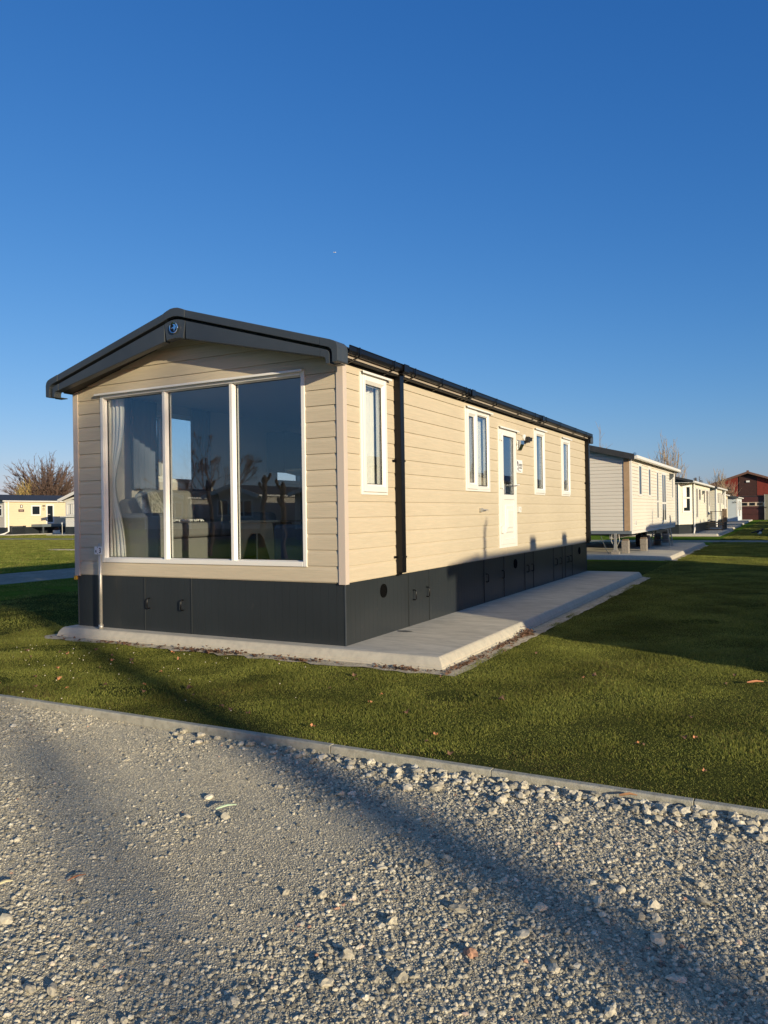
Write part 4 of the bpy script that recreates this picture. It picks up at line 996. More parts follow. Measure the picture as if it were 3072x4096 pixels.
for i, (y, lb) in enumerate(((4.05, 'left white planter box with a small plant under the grey deck'), (5.45, 'right white planter box with a small plant under the grey deck'))):
    p = thing('planter', lb, 'planter', (-56.8+1.55, 37.2+y, -.12), 0, 'planters under the deck')
    MB().box(-.16, .16, -.27, .27, 0, .34).build('box', M['white'], p, bevel=.01)
    mb = MB()
    for k in range(50):
        a = random.uniform(0, 6.28); r = random.uniform(.03, .22); z = .34+random.uniform(.05, .26)*(1 if i == 0 else .6)
        mb.poly([(0+.02*math.cos(a), .02*math.sin(a), .34), (r*math.cos(a), r*1.2*math.sin(a), z), (r*math.cos(a+.4), r*1.2*math.sin(a+.4), z-.05)])
    mb.build('plant', M['leaf'] if i == 0 else M['farlawn'], p)
h8, f8 = simple_home('mobile_home', 'pale mobile home with curtained bay window beside the yellow-cream home', (-46.7, 38.6, -.05), 3.8, 9.5, .62, 2.86, .32, .15, white_s, over=.9, fascia=.26, trim=M['pvc'])
FC = (Vector((-3.4, -.55, 0)), X.copy(), Z.copy(), -Y); mb = MB(); clapboard(mb, FC, 0, 3.0, .62, 2.86, .15, .012, [], (), .62, .2); mb.build('bay_cladding', white_s, h8)
MB().box(-3.4, -3.385, -.55, 0, .62, 2.86).box(-.415, -.40, -.55, 0, .62, 2.86).build('bay_side', white_s, h8)
flat_window(h8, FC, .12, 2.88, 1.58, 2.62, .10, .06, bars=(1.0, 1.95), cur=[(.24, .55, 1.7, 2.5), (.62, .92, 1.7, 2.5), (1.08, 1.4, 1.7, 2.5), (1.5, 1.85, 1.7, 2.5), (2.05, 2.7, 1.7, 2.5)])
MB().box(-3.9, -.2, -.72, -.56, 1.44, 1.50).build('bay_ledge', M['pvc'], h8); MB().box(-3.42, -.38, -.60, -.02, -.10, .615).build('skirting', M['skirt'], h8)
MB().prism([(-3.65, 2.72), (-1.9, 3.02), (-.1, 2.72), (-.1, 2.82), (-1.9, 3.22), (-3.65, 2.82)], -.60, -.56, (Vector((0, 0, 0)), X, Z, Y)).build('bay_valance', M['pvc'], h8)
p8 = thing('number_post', 'small white number plate on a thin post before the pale home at left', 'sign', (-50.0, 37.6, -.12))
MB().tube([(0, 0, 0), (0, 0, 1.0)], .025, 6).build('post', M['galv'], p8); MB().box(-.07, .07, -.03, -.02, .90, 1.06).build('number_plate', M['white'], p8)
pad(-60.7, -55.0, 36.0, 47.5, -.05); pad(-50.9, -46.0, 36.8, 48.8, -.05)
mb = MB()
for i in range(7):
    a = -25.6+i*.45; mb.prism([(a, 16.7+random.uniform(-.1, .2)), (a+.55, 16.6+random.uniform(-.1, .1)), (a+.6, 17.3), (a-.05, 17.25+random.uniform(-.1, .1))], -.119, -.105+random.uniform(0, .01))
struct(mb.build('bare_soil', M['soil']))

# red barn
bn = thing('barn', 'red boarded barn with a dark brown sectional door and brown central gable panel', 'barn', (-.55, 93, -.12))
red = pm('red_boards', (.21, .030, .018), .7, var=(4, .15)); dkred = pm('dark_brown_boards', (.055, .022, .018), .7, var=(4, .15)); brown = pm('brown_barge', (.14, .075, .055), .8, var=(5, .2)); doorm = pm('brown_door', (.07, .022, .020), .5, var=(3, .15))
def vboards(mb, u0, u1, v0, rf, step=.13):
    n = int((u1-u0)/step)
    for i in range(n):
        a, b = u0+i*step, u0+i*step+step*.8; za, zb = rf(a), rf(b)
        if min(za, zb) <= v0: continue
        mb.prism([(a, v0), (b, v0), (b, zb), (a, za)], 0, .035, (Vector((0, 0, 0)), X, Z, -Y))
rfun = lambda u: 5.46-.335*abs(u)
MB().prism([(-9, 0), (9, 0), (9, rfun(9)), (0, 5.46), (-9, rfun(9))], -.02, -14, (Vector((0, 0, 0)), X, Z, -Y)).build('wall', dkred, bn)
mb = MB(); vboards(mb, -9, -.97, 2.9, rfun); vboards(mb, .97, 9, 2.9, rfun); vboards(mb, -9, -1.0, 0, lambda u: 2.9); mb.build('red_cladding', red, bn)
mb = MB(); vboards(mb, -.95, .95, 2.98, rfun, .11); mb.build('gable_panel', dkred, bn)
for s in (-1, 1):
    MB().prism([(0, 5.70), (s*9.6, 5.70-.335*9.6), (s*9.6, 5.45-.335*9.6), (0, 5.45)], .05, .55, (Vector((0, 0, 0)), X, Z, -Y)).build('bargeboard', brown, bn)
    MB().prism([(0, 5.71), (s*9.6, 5.71-.335*9.6), (s*9.6, 5.62-.335*9.6), (0, 5.62)], .04, -14.5, (Vector((0, 0, 0)), X, Z, -Y)).build('roof', M['roof'], bn)
MB().box(-.12, .12, 0, .56, 5.6, 5.80, (Vector((0, 0, 0)), X, -Y, Z)).build('ridge_cap', brown, bn)
MB().box(-.93, 3.2, -.25, -.05, 0, 2.80).build('door_reveal', M['matt_black'], bn)
dd = MB()
for k in range(4): dd.box(-.72+0, 3.0, -.30, -.26, .02+k*.68, .66+k*.68)
dd = dd.build('door', doorm, bn)
mb = MB(); mb.box(-.72, 3.0, -.325, -.302, 1.62, 2.08); wsp = mb.build('window_strip', pm('cream_strip', (.62, .50, .38), .6), dd)
for u in (-.70, .10, .92, 1.8): MB().box(u+.03, u+.62, -.34, -.326, 1.68, 2.02).build('pane', M['darkglass'], wsp)
MB().box(-.18, .18, -.16, -.06, 4.42, 4.62).build('floodlight', M['white'], bn)
tgm = pm('grey_green_panel', (.20, .20, .15), .5, var=(2, .1))
sd = MB().box(1.73, 4.2, -.62, -.345, .02, 2.95).build('sliding_door', tgm, bn, bevel=.02, label='grey green sliding door leaf')
MB().box(1.70, 1.78, -.64, -.33, .0, 2.97).build('edge_rail', M['galv'], sd); MB().box(1.60, 1.95, -.70, -.63, 1.42, 1.50).build('latch', M['matt_black'], sd)

# magpie on the lawn
bd = thing('bird', 'black and white bird standing on the shaded lawn at right', 'bird', (2.39, 36.4, -.12), .3)
def blob(name, pts, rad, mat, par): return MB().tube(pts, rad, 12).build(name, mat, par, smooth=True)
blob('body', [(-.17, 0, .20), (-.12, 0, .19), (-.04, 0, .19), (.05, 0, .22), (.12, 0, .28), (.15, 0, .32), (.19, 0, .335), (.25, 0, .325)], [.012, .06, .095, .09, .055, .045, .035, .006], M['matt_black'], bd)
blob('belly', [(-.08, 0, .165), (-.02, 0, .15), (.05, 0, .18), (.09, 0, .22)], [.05, .10, .10, .05], M['white'], bd)
blob('tail', [(-.15, 0, .20), (-.38, 0, .15)], [.035, .02], M['matt_black'], bd)
for y in (-.03, .03): MB().tube([(.0, y, .08), (.01, y, .0), (.05, y, .0)], .006, 5).build('leg', M['matt_black'], bd)

# small litter and marks near the home
mb = MB(); n = 14; mb.poly([(.105+.085*math.cos(2*math.pi*k/n)*(1+.25*math.sin(k*2.3)), 1.05+.05*math.sin(2*math.pi*k/n)*(1+.2*math.cos(k*3)), .0035) for k in range(n)])
struct(mb.build('damp_patch', pm('damp_concrete', (.10, .10, .095), .4)))
def stick(p, q, r, mat, label, name='stick'):
    mb = MB(); a, b = Vector(p), Vector(q); m_ = (a+b)/2+Vector((0, 0, .008)); mb.tube([a, a.lerp(m_, .6), m_+Vector((.006, .004, 0)), b], [r*.6, r, r*.9, r*.4], 5); return tag(mb.build(name, mat), label, name.replace('_', ' '))
stick((1.355, -3.49, -.122), (1.415, -3.41, -.118), .0055, pm('pale_green_plastic', (.42, .55, .38), .5), 'pale green plastic sliver lying in the middle of the gravel', 'plastic_sliver')
stick((1.31, -4.30, -.124), (1.338, -4.235, -.120), .004, pm('brown_stick', (.24, .11, .06), .9), 'thin brown stick on the gravel at lower left')
stick((1.10, -4.452, -.122), (1.13, -4.40, -.118), .005, pm('straw', (.55, .50, .30), .8), 'short straw coloured stick at the left edge of the gravel')
stick((3.04, -2.535, -.105), (3.12, -2.51, -.10), .007, pm('brown_bark_chip', (.32, .17, .08), .9), 'brown bark chip against the kerb at right', 'bark_chip')
stick((3.47, .31, -.095), (3.585, .362, -.09), .009, pm('orange_stick', (.50, .22, .11), .9), 'reddish stick lying on the lawn near the right edge')
# ------------------------------------------------------------------ trees
def tubes_np(name, segs, mat, parent=None, n=4):
    """segs: list of (p0,p1,r0,r1)"""
    a = np.array([[*s[0], *s[1], s[2], s[3]] for s in segs]); P0, P1, r0, r1 = a[:, :3], a[:, 3:6], a[:, 6], a[:, 7]
    d = P1-P0; d /= np.linalg.norm(d, axis=1)[:, None]+1e-9
    ref = np.where(np.abs(d[:, 2:3]) > .9, np.array([[1., 0, 0]]), np.array([[0., 0, 1]])); u = np.cross(d, ref); u /= np.linalg.norm(u, axis=1)[:, None]; v = np.cross(d, u)
    co = np.zeros((len(a), 2*n, 3))
    for k in range(n):
        t = 2*math.pi*k/n; o = u*math.cos(t)+v*math.sin(t); co[:, k] = P0+o*r0[:, None]; co[:, n+k] = P1+o*r1[:, None]
    f = np.array([[k, (k+1) % n, n+(k+1) % n, n+k] for k in range(n)]); F = (np.arange(len(a))*2*n)[:, None, None]+f[None]
    o = raw_mesh(name, co.reshape(-1, 3), F.reshape(-1, 4), mat, smooth=True)
    if parent: o.parent = parent
    return o
def grow(segs, p, d, ln, r, depth, spread, up, kids, twig, rnd, curv=.12, shrink=.74):
    n = 3; q = Vector(p); dd = Vector(d)
    for i in range(n):
        dd = (dd + Vector((rnd.gauss(0, curv), rnd.gauss(0, curv), rnd.gauss(0, curv)+up))).normalized()
        e = q + dd*(ln/n); rr = r*(1-.25*(i+1)/n); segs.append((tuple(q), tuple(e), max(r*(1-.25*i/n), twig), max(rr, twig)))
        if depth <= 2 and i < n-1:
            sd = (dd + Vector((rnd.gauss(0, 1), rnd.gauss(0, 1), rnd.gauss(0, 1)))*.5).normalized(); segs.append((tuple(e), tuple(e+sd*ln*.5), twig, twig*.6))
        q = e
    if depth == 0: return
    for k in range(kids if depth > 1 else kids+1):
        o = Vector((rnd.gauss(0, 1), rnd.gauss(0, 1), rnd.gauss(0, .7))); o = (o - dd*o.dot(dd)).normalized()
        a = spread*rnd.uniform(.55, 1.2); nd = (dd*math.cos(a)+o*math.sin(a)).normalized()
        grow(segs, q, nd, ln*shrink*rnd.uniform(.8, 1.15), r*.66, depth-1, spread, up, kids, twig, rnd, curv, shrink)
def tree(name, label, loc, twigmat, starts, group=None, cat='tree', bark=None, seed=1, **k):
    t = thing(name, label, cat, loc, 0, group); rnd = random.Random(seed); segs = []; tr_ = []
    h = k.pop('trunk', 1.2); r = k.pop('tr', .3)
    q = Vector((0, 0, 0)); pts = [q]; lean = k.pop('lean', .1)
    for i in range(5): pts.append(pts[-1]+Vector((rnd.gauss(0, lean)*h*.2, rnd.gauss(0, lean)*h*.2, h/5)))
    MB().tube(pts, [r*1.15, r, r*.95, r*.92, r*.95, r*1.05], 10).build('trunk', bark or M['bark'], t, smooth=True)
    top = pts[-1]
    for i in range(starts):
        a = 2*math.pi*i/starts+rnd.uniform(-.4, .4); tilt = k['tilt']*rnd.uniform(.25, 1.1)
        d = Vector((math.sin(tilt)*math.cos(a), math.sin(tilt)*math.sin(a), math.cos(tilt)))
        grow(segs, top-Vector((0, 0, h*.25*rnd.random())), d, k['ln']*rnd.uniform(.85, 1.1), k['r'], k['depth'], k['spread'], k.get('up', .03), k.get('kids', 2), k['twig'], rnd, k.get('curv', .12), k.get('shrink', .74))
    tubes_np('crown', segs, twigmat, t, 3)
    return t
def dome_tree(name, label, loc, Rx, Rz, n, mat, seed, trunk=1.2, tr=.45, twig=.02, c0=.35):
    """broad bare crown: many limbs fanning from a short trunk to a dome, each breaking into twigs"""
    t = thing(name, label, 'tree', loc); rnd = random.Random(seed); segs = []
    MB().tube([(0, 0, 0), (.05, 0, trunk*.5), (0, 0, trunk)], [tr*1.3, tr, tr*.9], 10).build('trunk', M['bark'], t, smooth=True)
    for i in range(n):
        a = rnd.uniform(0, 6.28); el = math.asin(rnd.uniform(-.10, 1)); k = rnd.uniform(.40, 1.0)**.6*(1+.10*math.sin(3*a+2)*math.cos(el)+.06*math.sin(7*el+a*2))
        T = Vector((Rx*math.cos(el)*math.cos(a)*k, Rx*math.cos(el)*math.sin(a)*k, trunk+Rz*c0*.5+Rz*math.sin(el)*k)); p = Vector((tr*.5*math.cos(a), tr*.5*math.sin(a), trunk*.9)); prev = p; m_ = 9
        for j in range(1, m_+1):
            f = j/m_; g = f**1.25; h = f**.85
            q = Vector((p.x+(T.x-p.x)*g+rnd.gauss(0, .07), p.y+(T.y-p.y)*g+rnd.gauss(0, .07), p.z+(T.z-p.z)*h+rnd.gauss(0, .05)))
            r0 = max(.10*(1-f)**1.3, twig); segs.append((tuple(prev), tuple(q), r0, max(.10*(1-f-.1 if f < .9 else 0)**1.3, twig)))
            if j > 2:
                d = (q-prev).normalized()
                for b in range(3):
                    e = q+(d+Vector((rnd.gauss(0, .45), rnd.gauss(0, .45), rnd.gauss(.15, .35))))*rnd.uniform(.35, .75)*(1.1-.5*f); segs.append((tuple(q), tuple(e), twig, twig*.7))
                    e2 = e+(d*.6+Vector((rnd.gauss(0, .5), rnd.gauss(0, .5), rnd.gauss(.1, .4))))*rnd.uniform(.2, .45); segs.append((tuple(e), tuple(e2), twig*.7, twig*.4))
            prev = q
    tubes_np('crown', segs, mat, t, 3); return t
dome_tree('bare_tree', 'broad rounded bare reddish tree behind the yellow-cream home', (-80.2, 60, -.12), 5.7, 7.2, 430, M['twig_red'], 5, 1.0, .5, .030)
def shoots(name, label, loc, h, wd, n, mat, seed, trunk=2.6, tr=.3, fan=.25, twig=.014):
    t = thing(name, label, 'tree', loc); rnd = random.Random(seed); segs = []
    MB().tube([(0, 0, 0), (.03, .02, trunk*.5), (0, 0, trunk), (.02, 0, trunk*1.12)], [tr*1.2, tr, tr*.95, tr*.5], 10).build('trunk', M['bark'], t, smooth=True)
    for i in range(n):
        a = rnd.uniform(0, 6.28); rr = tr*rnd.random(); p = Vector((rr*math.cos(a), rr*math.sin(a), trunk*rnd.uniform(.8, 1.1)))
        rad = wd*math.sqrt(rnd.random()); hh = h*rnd.uniform(.6, 1.0)*(1-.35*(rad/wd)**2); x, y = rad*math.cos(a), rad*math.sin(a); prev = p; m_ = 7
        for j in range(1, m_+1):
            f = j/m_; g = f**.55
            q = Vector((p.x+(x-p.x)*g+rnd.gauss(0, .03), p.y+(y-p.y)*g+rnd.gauss(0, .03), p.z+(hh-p.z)*f)); segs.append((tuple(prev), tuple(q), max(.04*(1-f), twig), max(.04*(1-f-.1), twig)))
            for b in range(2):
                if j > 1 and rnd.random() < .8:
                    e = q+Vector((rnd.gauss(0, .22), rnd.gauss(0, .22), rnd.uniform(.3, .9))); segs.append((tuple(q), tuple(e), twig, twig*.5))
            prev = q
    tubes_np('crown', segs, mat, t, 3); return t
shoots('bare_tree', 'tall pale bare poplar behind the white gutter of the raised home', (-5.1, 61, -.12), 7.7, 1.55, 60, M['twig_pale'], 3, twig=.016)
shoots('bare_tree', 'thin tips of a bare tree above the raised home roof edge', (-10.6, 60, -.12), 8.4, 1.1, 16, M['twig_pale'], 4, twig=.016)
shoots('bare_tree', 'small pale bare tree standing between the homes and the barn', (-2.6, 76, -.12), 5.1, 1.2, 45, M['twig_pale'], 6, twig=.016)
shoots('bare_tree', 'smallest bare tree, directly left of the barn roof', (-1.9, 84, -.12), 4.6, .7, 22, M['twig_pale'], 8, twig=.014)
tree('bare_tree', 'thin dark bare tree just left of the small pale one before the barn', (-3.9, 78, -.12), M['bark'], 6, seed=25, trunk=1.2, tr=.15, tilt=.8, ln=1.2, r=.06, depth=4, spread=.4, twig=.014)

# pollards beside and behind the camera: they throw the long shadows on the gravel and stand in the window reflections
shoots('bare_tree', 'small yellowish upright willow in front of the broad reddish tree', (-79.6, 56.5, -.12), 6.5, 1.5, 60, M['twig_yel'], 9, twig=.018)
dome_tree('bare_tree', 'bare reddish tree at the far left edge behind the dark roof', (-94.5, 60, -.12), 3.2, 4.4, 60, M['twig_red'], 15, 1.0, .3, .02)
pollbark = pm('pollard_bark', (.055, .04, .03), .95, var=(9, .4), bump=(22, .03))
def pollard(label, loc, h, r, seed, arms=3, twigs=0, crook=.05):
    t = thing('pollard_tree', label, 'tree', loc, 0, 'pollarded trees along the gravel road'); rnd = random.Random(seed)
    pts = [Vector((0, 0, -.05))]; rad = [r*1.3]
    n = 8
    for i in range(n):
        pts.append(pts[-1]+Vector((rnd.gauss(0, crook), rnd.gauss(0, crook), h/n))); rad.append(r*(1-.35*(i+1)/n)*rnd.uniform(.8, 1.2))
    mb = MB(); mb.tube(pts, rad, 12)
    for k in range(arms):
        a = rnd.uniform(0, 6.28); q = pts[-1-rnd.randint(0, 2)]; e = q+Vector((.20*math.cos(a), .20*math.sin(a), .10+.1*rnd.random())); e2 = e+Vector((.05*math.cos(a), .05*math.sin(a), .13))
        mb.tube([q, e, e2, e2+Vector((0, 0, .08))], [r*.55, r*.42, r*.55, r*.2], 9)
    e = pts[-1]; mb.tube([e-Vector((0, 0, .1)), e+Vector((0, 0, .1)), e+Vector((0, 0, .3))], [r*.7, r*1.1, r*.3], 10)
    mb.build('trunk', pollbark, t, smooth=True)
    if twigs:
        segs = []
        for k in range(twigs):
            a = rnd.uniform(0, 6.28); el = rnd.uniform(.3, 1.4); d = Vector((math.cos(a)*math.cos(el), math.sin(a)*math.cos(el), math.sin(el)))
            grow(segs, pts[-1], d, rnd.uniform(.5, 1.2), .02, 2, .4, .05, 2, .006, rnd)
        tubes_np('crown', segs, M['twig_red'], t, 3)
    return t
def on_line(b, t): return (b[0]+.888*t, b[1]-.46*t, -.13)
pollard('knobbly pollard whose trunk shadow crosses the gravel road, out of frame right', on_line((1.72, -3.13), 33), 9.6, .25, 2, 3, 60, .16)
pollard('second knobbly pollard out of frame right, shading the near gravel', on_line((.6, -4.15), 42), 10.5, .11, 12, 4, 60, .16)
pollard('knobbly pollard seen only as a reflection in the right pane', (-10.5, -13.7, -.12), 2.2, .10, 3, 2)
pollard('tall knobbly pollard reflected beside the table', (-16.6, -20.6, -.12), 2.9, .14, 4, 3)
pollard('pollard reflected left of the middle mullion', (-14.2, -14.4, -.12), 2.4, .09, 5, 2)
pollard('pollard reflected in the middle pane', (-18.2, -17.5, -.12), 2.8, .10, 6, 2)
tree('bare_tree', 'large bare tree behind the camera, reflected in the middle pane', (-46, -52, -.12), M['twig_red'], 9, seed=35, trunk=2, tr=.4, tilt=1.1, ln=2.3, r=.09, depth=5, spread=.4, twig=.018, shrink=.74)
# homes opposite, reflected in the front glass
hr, _ = simple_home('mobile_home', 'grey clad home across the road, seen mirrored in the right pane', (0, 0, 0), 3.9, 8, .55, 2.5, .30, .16, grey_unlit, front=[(-3.3, -1.9, 1.2, 2.3, dict(t=.12, bars=(-2.6,))), (-1.5, -.6, 1.3, 2.3, dict(t=.1))], over=.5, fascia=.24, group='homes across the road')
hr.location = (-27.2, -29.5, -.05); hr.rotation_euler = (0, 0, math.pi)
for k, (x, y) in enumerate(((-33.5, -30.5), (-20.8, -29.3), (-14, -29.5), (-7, -29.3), (0, -30))):
    dup(hr, (x, y, -.05), math.pi, 'grey clad home across the road, number %s from the left behind the camera' % ('one', 'two', 'three', 'four', 'five')[k])
# homes to the right of the frame: their shadows fall across the lawn
hn, _ = simple_home('mobile_home', 'home right of the frame whose shadow covers the skirting', (0, 0, 0), 3.7, 11.2, .62, 2.78, .29, .15, M['side'], side=(), over=.2, group='homes on the right hand side', gutm=M['black'])
f_l = frame((-3.7, 0, 0), Y, -X)
for a in ((1, 1.9, 1.5, 2.5), (3.5, 4.5, 1.5, 2.5), (6, 6.8, .8, 2.5), (9, 9.6, 1.5, 2.5)): flat_window(hn, f_l, *a)
for y in (2.2, 4.2): MB().box(-1.95, -1.75, y, y+.24, 3.3, 3.56).build('roof_vent', M['matt_black'], hn)
MB().tube([(-1.85, .05, 3.3), (-1.85, .05, 3.75), (-1.85, .15, 3.9)], [.05, .035, .02], 6).build('finial', M['matt_black'], hn)
hn.location = (12.9, -1.98, 0)
dup(hn, (12.9, 14.3, .18), 0, 'second home right of the frame, shading the far lawn')
dup(hn, (12.9, 31.5, 0), 0, 'third home right of the frame, beyond the cross path')
dup(hn, (12.9, 46.5, 0), 0, 'fourth home right of the frame')
dup(hn, (12.9, 62.0, 0), 0, 'fifth home right of the frame')

# ------------------------------------------------------------------ sky traffic: a distant jet, faint clouds
def far_point(dx, dy, dz, dist): v = Vector((dx, dy, dz)).normalized(); return CAM+v*dist
j = thing('jet', 'tiny white airliner high in the clear sky', 'aircraft', far_point(-.5208, .8549, .3423, 5200), R(29))
MB().tube([(-9, 0, 0), (-6, 0, 0), (7, 0, 0), (9, 0, 0)], [.5, 1.6, 1.6, .3], 10).build('fuselage', M['white'], j, smooth=True)
MB().poly([(2, 0, 0), (-3, 8, .3), (-5, 8, .3), (-2, 0, 0), (-5, -8, .3), (-3, -8, .3)]).poly([(-7, 0, 1), (-8.5, 0, 4), (-9.5, 0, 4), (-9, 0, 1)]).build('wing', M['white'], j)

# ------------------------------------------------------------------ loose stones, grass, leaves
def in_view(x, y, margin=.10, z=-.13):
    p = np.stack([x-CAM.x, y-CAM.y, np.full_like(x, z-CAM.z)], -1)
    dz = p@np.array(_f); u = p@np.array(_r2)/dz; v = p@np.array(_u2)/dz
    return (dz > .5) & (np.abs(u) < .5016*(1+margin)) & (v > -.669*(1+margin)), dz
ICO_V = None
def ico(sub):
    bm = bmesh.new(); bmesh.ops.create_icosphere(bm, subdivisions=sub, radius=1); v = np.array([tuple(q.co) for q in bm.verts]); f = np.array([[w.index for w in t.verts] for t in bm.faces]); bm.free(); return v, f
def scatter_stones(name, x, y, r, hf, sub, mat, flat=.65, sink=.25, lo=0., hi=1.):
    v, f = ico(sub); n = len(x); nv = len(v)
    V = v[None]*(1+rng.uniform(-.28, .28, (n, nv, 1)))
    S = np.stack([rng.uniform(.75, 1.35, n), rng.uniform(.7, 1.1, n), rng.uniform(flat*.7, flat*1.25, n)], -1)*r[:, None]
    V = V*S[:, None, :]; a = rng.uniform(0, 6.28, n); tl = rng.normal(0, .3, n); c, s = np.cos(a), np.sin(a)
    xx = V[..., 0]; yy = V[..., 1]; zz = V[..., 2]; ct, st = np.cos(tl)[:, None], np.sin(tl)[:, None]
    yy, zz = yy*ct-zz*st, yy*st+zz*ct
    xr = xx*c[:, None]-yy*s[:, None]; yr = xx*s[:, None]+yy*c[:, None]
    h = hf(x, y)+r*flat*(1-2*sink)
    co = np.stack([xr+x[:, None], yr+y[:, None], zz+h[:, None]], -1).reshape(-1, 3)
    F = (np.arange(n)*nv)[:, None, None]+f[None]
    rn = np.repeat(rng.uniform(lo, hi, n), nv)
    return raw_mesh(name, co, F.reshape(-1, 3), mat, rn)
def road_density(x, y):
    base = .50+.70*noise2(x, y, 1.25)+.35*noise2(x+3, y, 3.5)
    base += .9*np.exp(-((y+2.75)/.22)**2)*(x > 1.0) + .35*(x > 2.2) - .45*np.exp(-((y+3.35)/.22)**2) + .5*(y < -4.6)*0
    base -= .35*np.exp(-((x-.6)**2+(y+4.0)**2)/.5)
    return np.clip(base, .05, 1)
def road_pts(n, rlo, rhi, power, dens=True):
    x = rng.uniform(-3.4, 5.6, n*3); y = rng.uniform(-5.8, -2.495, n*3)
    ok, dz = in_view(x, y, .30); keep = ok
    if dens: keep &= rng.uniform(0, 1, n*3) < road_density(x, y)
    x, y = x[keep][:n], y[keep][:n]
    r = rlo+(rhi-rlo)*rng.uniform(0, 1, len(x))**power
    return x, y, r
x, y, r = road_pts(270000, .0016, .0046, 1.7, False); o = scatter_stones('gravel', x, y, r, road_h, 1, M['stones'], .6, .42, .1, .9); tag(o, kind='stuff')
x, y, r = road_pts(62000, .0032, .0110, 2.6); o = scatter_stones('gravel', x, y, r, road_h, 1, M['stones'], .62, .30); tag(o, kind='stuff')
x, y, r = road_pts(400, .011, .026, 3); o = scatter_stones('gravel', x, y, r, road_h, 2, M['stones'], .62, .22, .25, 1); tag(o, kind='stuff')
# a heavier row of stones against the kerb on the right
n = 900; x = rng.uniform(.2, 4.4, n); y = -2.52-np.abs(rng.normal(0, .10, n)); k = rng.uniform(0, 1, n) < np.clip((x-.6)/2.2, .15, 1); x, y = x[k], y[k]
r = .007+.019*rng.uniform(0, 1, len(x))**2; o = scatter_stones('gravel', x, y, r, road_h, 2, M['stones'], .7, .15, .3, 1); tag(o, kind='stuff')
# white chippings in the lawn near the left
n = 120; x = rng.uniform(-3.6, 1.2, n); y = rng.uniform(-2.4, -.45, n); k = rng.uniform(0, 1, n) < np.clip((1.6-x)/4, .1, 1)**1.3; x, y = x[k], y[k]
o = scatter_stones('stone_chippings', x, y, rng.uniform(.003, .007, len(x)), lambda a, b: lawn_h(a, b)+.022, 1, M['stones'], .8, .1, .75, .97); tag(o, kind='stuff')

def blades(name, n, x0, x1, y0, y1, hlo, hhi, wf, mat, power=0, accept=None):
    x = rng.uniform(x0, x1, n); y = y0+(y1-y0)*rng.uniform(0, 1, n)**(1+power)
    ok, dz = in_view(x, y, .18, GZ)
    wv = .035*noise2(x, y, 9); ok &= ~((x > -3.95+wv) & (x < 1.20+wv) & (y > -.335+wv) & (y < 10.08)); ok &= ~((x > -4.3) & (x < 1.0) & (y > 15.45))
    if accept is not None: ok &= accept(x, y)
    x, y, dz = x[ok], y[ok], dz[ok]; n = len(x)
    tuft = .75+.5*noise2(x, y, 6)+.35*noise2(x+4, y, 1.6)
    bare = noise2(x*.8+11, y, 3.2) > .62+.5*(y > -1.7)
    k = ~(bare & (rng.uniform(0, 1, n) < .75)); x, y, dz, tuft = x[k], y[k], dz[k], tuft[k]; n = len(x)
    h = (hlo+(hhi-hlo)*rng.uniform(0, 1, n))*np.clip(tuft, .45, 1.6); w = wf*(1+.10*dz)*rng.uniform(.7, 1.3, n)
    a = rng.uniform(0, 6.28, n); lean = rng.uniform(.2, 1.25, n); la = rng.uniform(0, 6.28, n)
    g = lawn_h(x, y)-.003 if y1 < 16 else np.full(n, GZ-.003)
    c, s = np.cos(a)*w/2, np.sin(a)*w/2; ox, oy = np.cos(la)*lean*h, np.sin(la)*lean*h
    co = np.zeros((n, 5, 3))
    co[:, 0] = np.stack([x-c, y-s, g], -1); co[:, 1] = np.stack([x+c, y+s, g], -1)
    co[:, 2] = np.stack([x+c*.8+ox*.35, y+s*.8+oy*.35, g+h*.6], -1); co[:, 3] = np.stack([x-c*.8+ox*.35, y-s*.8+oy*.35, g+h*.6], -1)
    co[:, 4] = np.stack([x+ox, y+oy, g+h*(.95-.25*lean/1.25)], -1)
    i = (np.arange(n)*5)[:, None]; F = np.concatenate([i+np.array([[0, 1, 2]]), i+np.array([[0, 2, 3]]), i+np.array([[3, 2, 4]])], 0)
    straw = .10*np.clip(noise2(x+2, y, 2.4)*1.2+np.exp(-((y+2.35)/.14)**2)*1.6-.1, 0, 2)
    rn = np.clip(rng.beta(2, 2.4, n)*.86+(rng.uniform(0, 1, n) < .05+straw*1.6)*.9, 0, 1)
    return tag(raw_mesh(name, co.reshape(-1, 3), F, mat, np.repeat(rn, 5)), 'short mown green grass with a few straw coloured blades', 'grass', kind='stuff')
blades('grass', 700000, -4.6, 5.4, -2.44, 1.6, .010, .028, .0022, M['grass'])
blades('grass', 520000, 1.0, 6.5, 1.6, 15.2, .012, .030, .0028, M['grass'], .5)
blades('grass', 160000, -11, -3.7, -2.4, 12, .012, .030, .0030, M['grass'], .3)
ang = lambda x, y: (((x-CAM.x)*_r2.x+(y-CAM.y)*_r2.y)/((x-CAM.x)*_f.x+(y-CAM.y)*_f.y))*3062/1536
blades('grass', 900000, -62, -14.2, -2.4, 28.1, .02, .045, .0036, M['grass'], 0, lambda x, y: (ang(x, y) < -.79))
blades('grass', 260000, -75, -36, 30.7, 38.5, .02, .045, .0045, M['grass'], 0, lambda x, y: (ang(x, y) < -.79))
blades('grass', 330000, .8, 6.5, 15.0, 28.1, .015, .035, .0033, M['grass'])
blades('grass', 300000, -1.2, 3.6, 30.7, 84, .02, .05, .0040, M['grass'], .6, lambda x, y: (ang(x, y) > .72) & ~((x < .58) & (y > 34.8) & (y < 46.8)) & ~((x < .46) & (y > 49.2) & (y < 58.6)))
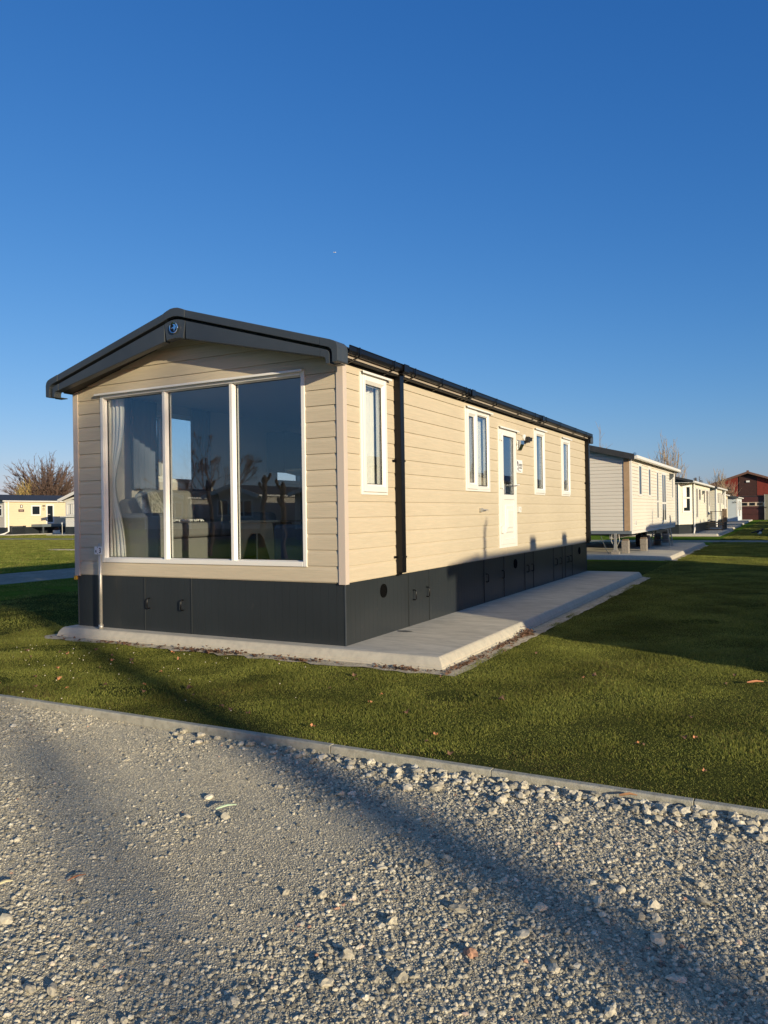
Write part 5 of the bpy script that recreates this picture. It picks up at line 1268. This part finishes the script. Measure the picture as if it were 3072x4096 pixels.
# a little stubble creeping over the strip beside the pad
# fallen leaves
def leaf_mesh():
    mb = MB(); n = 9; c = (0, 0, .004); ring_ = []
    for i in range(n):
        a = 2*math.pi*i/n; rr = (.026 if i % 2 else .015)*random.uniform(.8, 1.2); ring_.append((rr*1.3*math.cos(a), rr*math.sin(a), .012*math.sin(2*a)+random.uniform(0, .006)))
    for i in range(n): mb.poly([c, ring_[i], ring_[(i+1) % n]])
    return mb
leaf0 = [leaf_mesh().build('fallen_leaf', M['leaf']) for _ in range(3)]
orange = pm('orange_leaf', (.45, .20, .09), .8, var=(30, .25))
leaf0[1].data.materials[0] = orange
spots = [(random.uniform(-3.4, 1.0), random.uniform(-2.3, -.42)) for _ in range(34)] + [(random.uniform(.9, 4.2), random.uniform(-2.3, 1.2)) for _ in range(26)]
for i, (x_, y_) in enumerate(spots):
    o = leaf0[i] if i < 3 else leaf0[i % 3].copy()
    if i >= 3: COL.objects.link(o)
    o.location = (x_, y_, GZ+.020+random.uniform(0, .008)); o.rotation_euler = (random.uniform(-.5, .5), random.uniform(-.5, .5), random.uniform(0, 6.28)); s = random.uniform(.5, 1.1); o.scale = (s, s, s)
    tag(o, 'small dry brown leaf lying on the lawn', 'leaf', 'fallen leaves on the lawn')
# leaf litter against the pad edge
mb = MB()
def litter(cx, cy, sx, sy, n, h=.03):
    for _ in range(n):
        x_, y_ = random.gauss(cx, sx), random.gauss(cy, sy); z_ = GZ+.015+abs(random.gauss(0, h)); s = random.uniform(.012, .03); a = random.uniform(0, 6.28)
        p = [(x_+s*math.cos(a+t)*(1 if i % 2 else .5), y_+s*math.sin(a+t)*(1 if i % 2 else .5), z_+random.uniform(-.012, .012)) for i, t in enumerate((0, .9, 1.9, 3.1, 4.2, 5.3))]
        mb.poly(p[:3]); mb.poly([p[0], p[2], p[3]]); mb.poly([p[0], p[3], p[4]]); mb.poly([p[0], p[4], p[5]])
litter(-1.35, -.30, .28, .03, 110, .02); litter(-.4, -.31, .25, .025, 60, .015); litter(-2.6, -.30, .5, .03, 60, .01); litter(.75, -.29, .16, .02, 60, .015)
litter(1.17, .15, .02, .25, 80, .012); litter(1.16, 1.3, .025, .35, 90, .012); litter(1.17, 1.95, .03, .10, 110, .025)
tag(mb.build('leaf_litter', M['leaf']), 'dry brown leaves drifted against the concrete pad edge', 'leaf litter', kind='stuff')
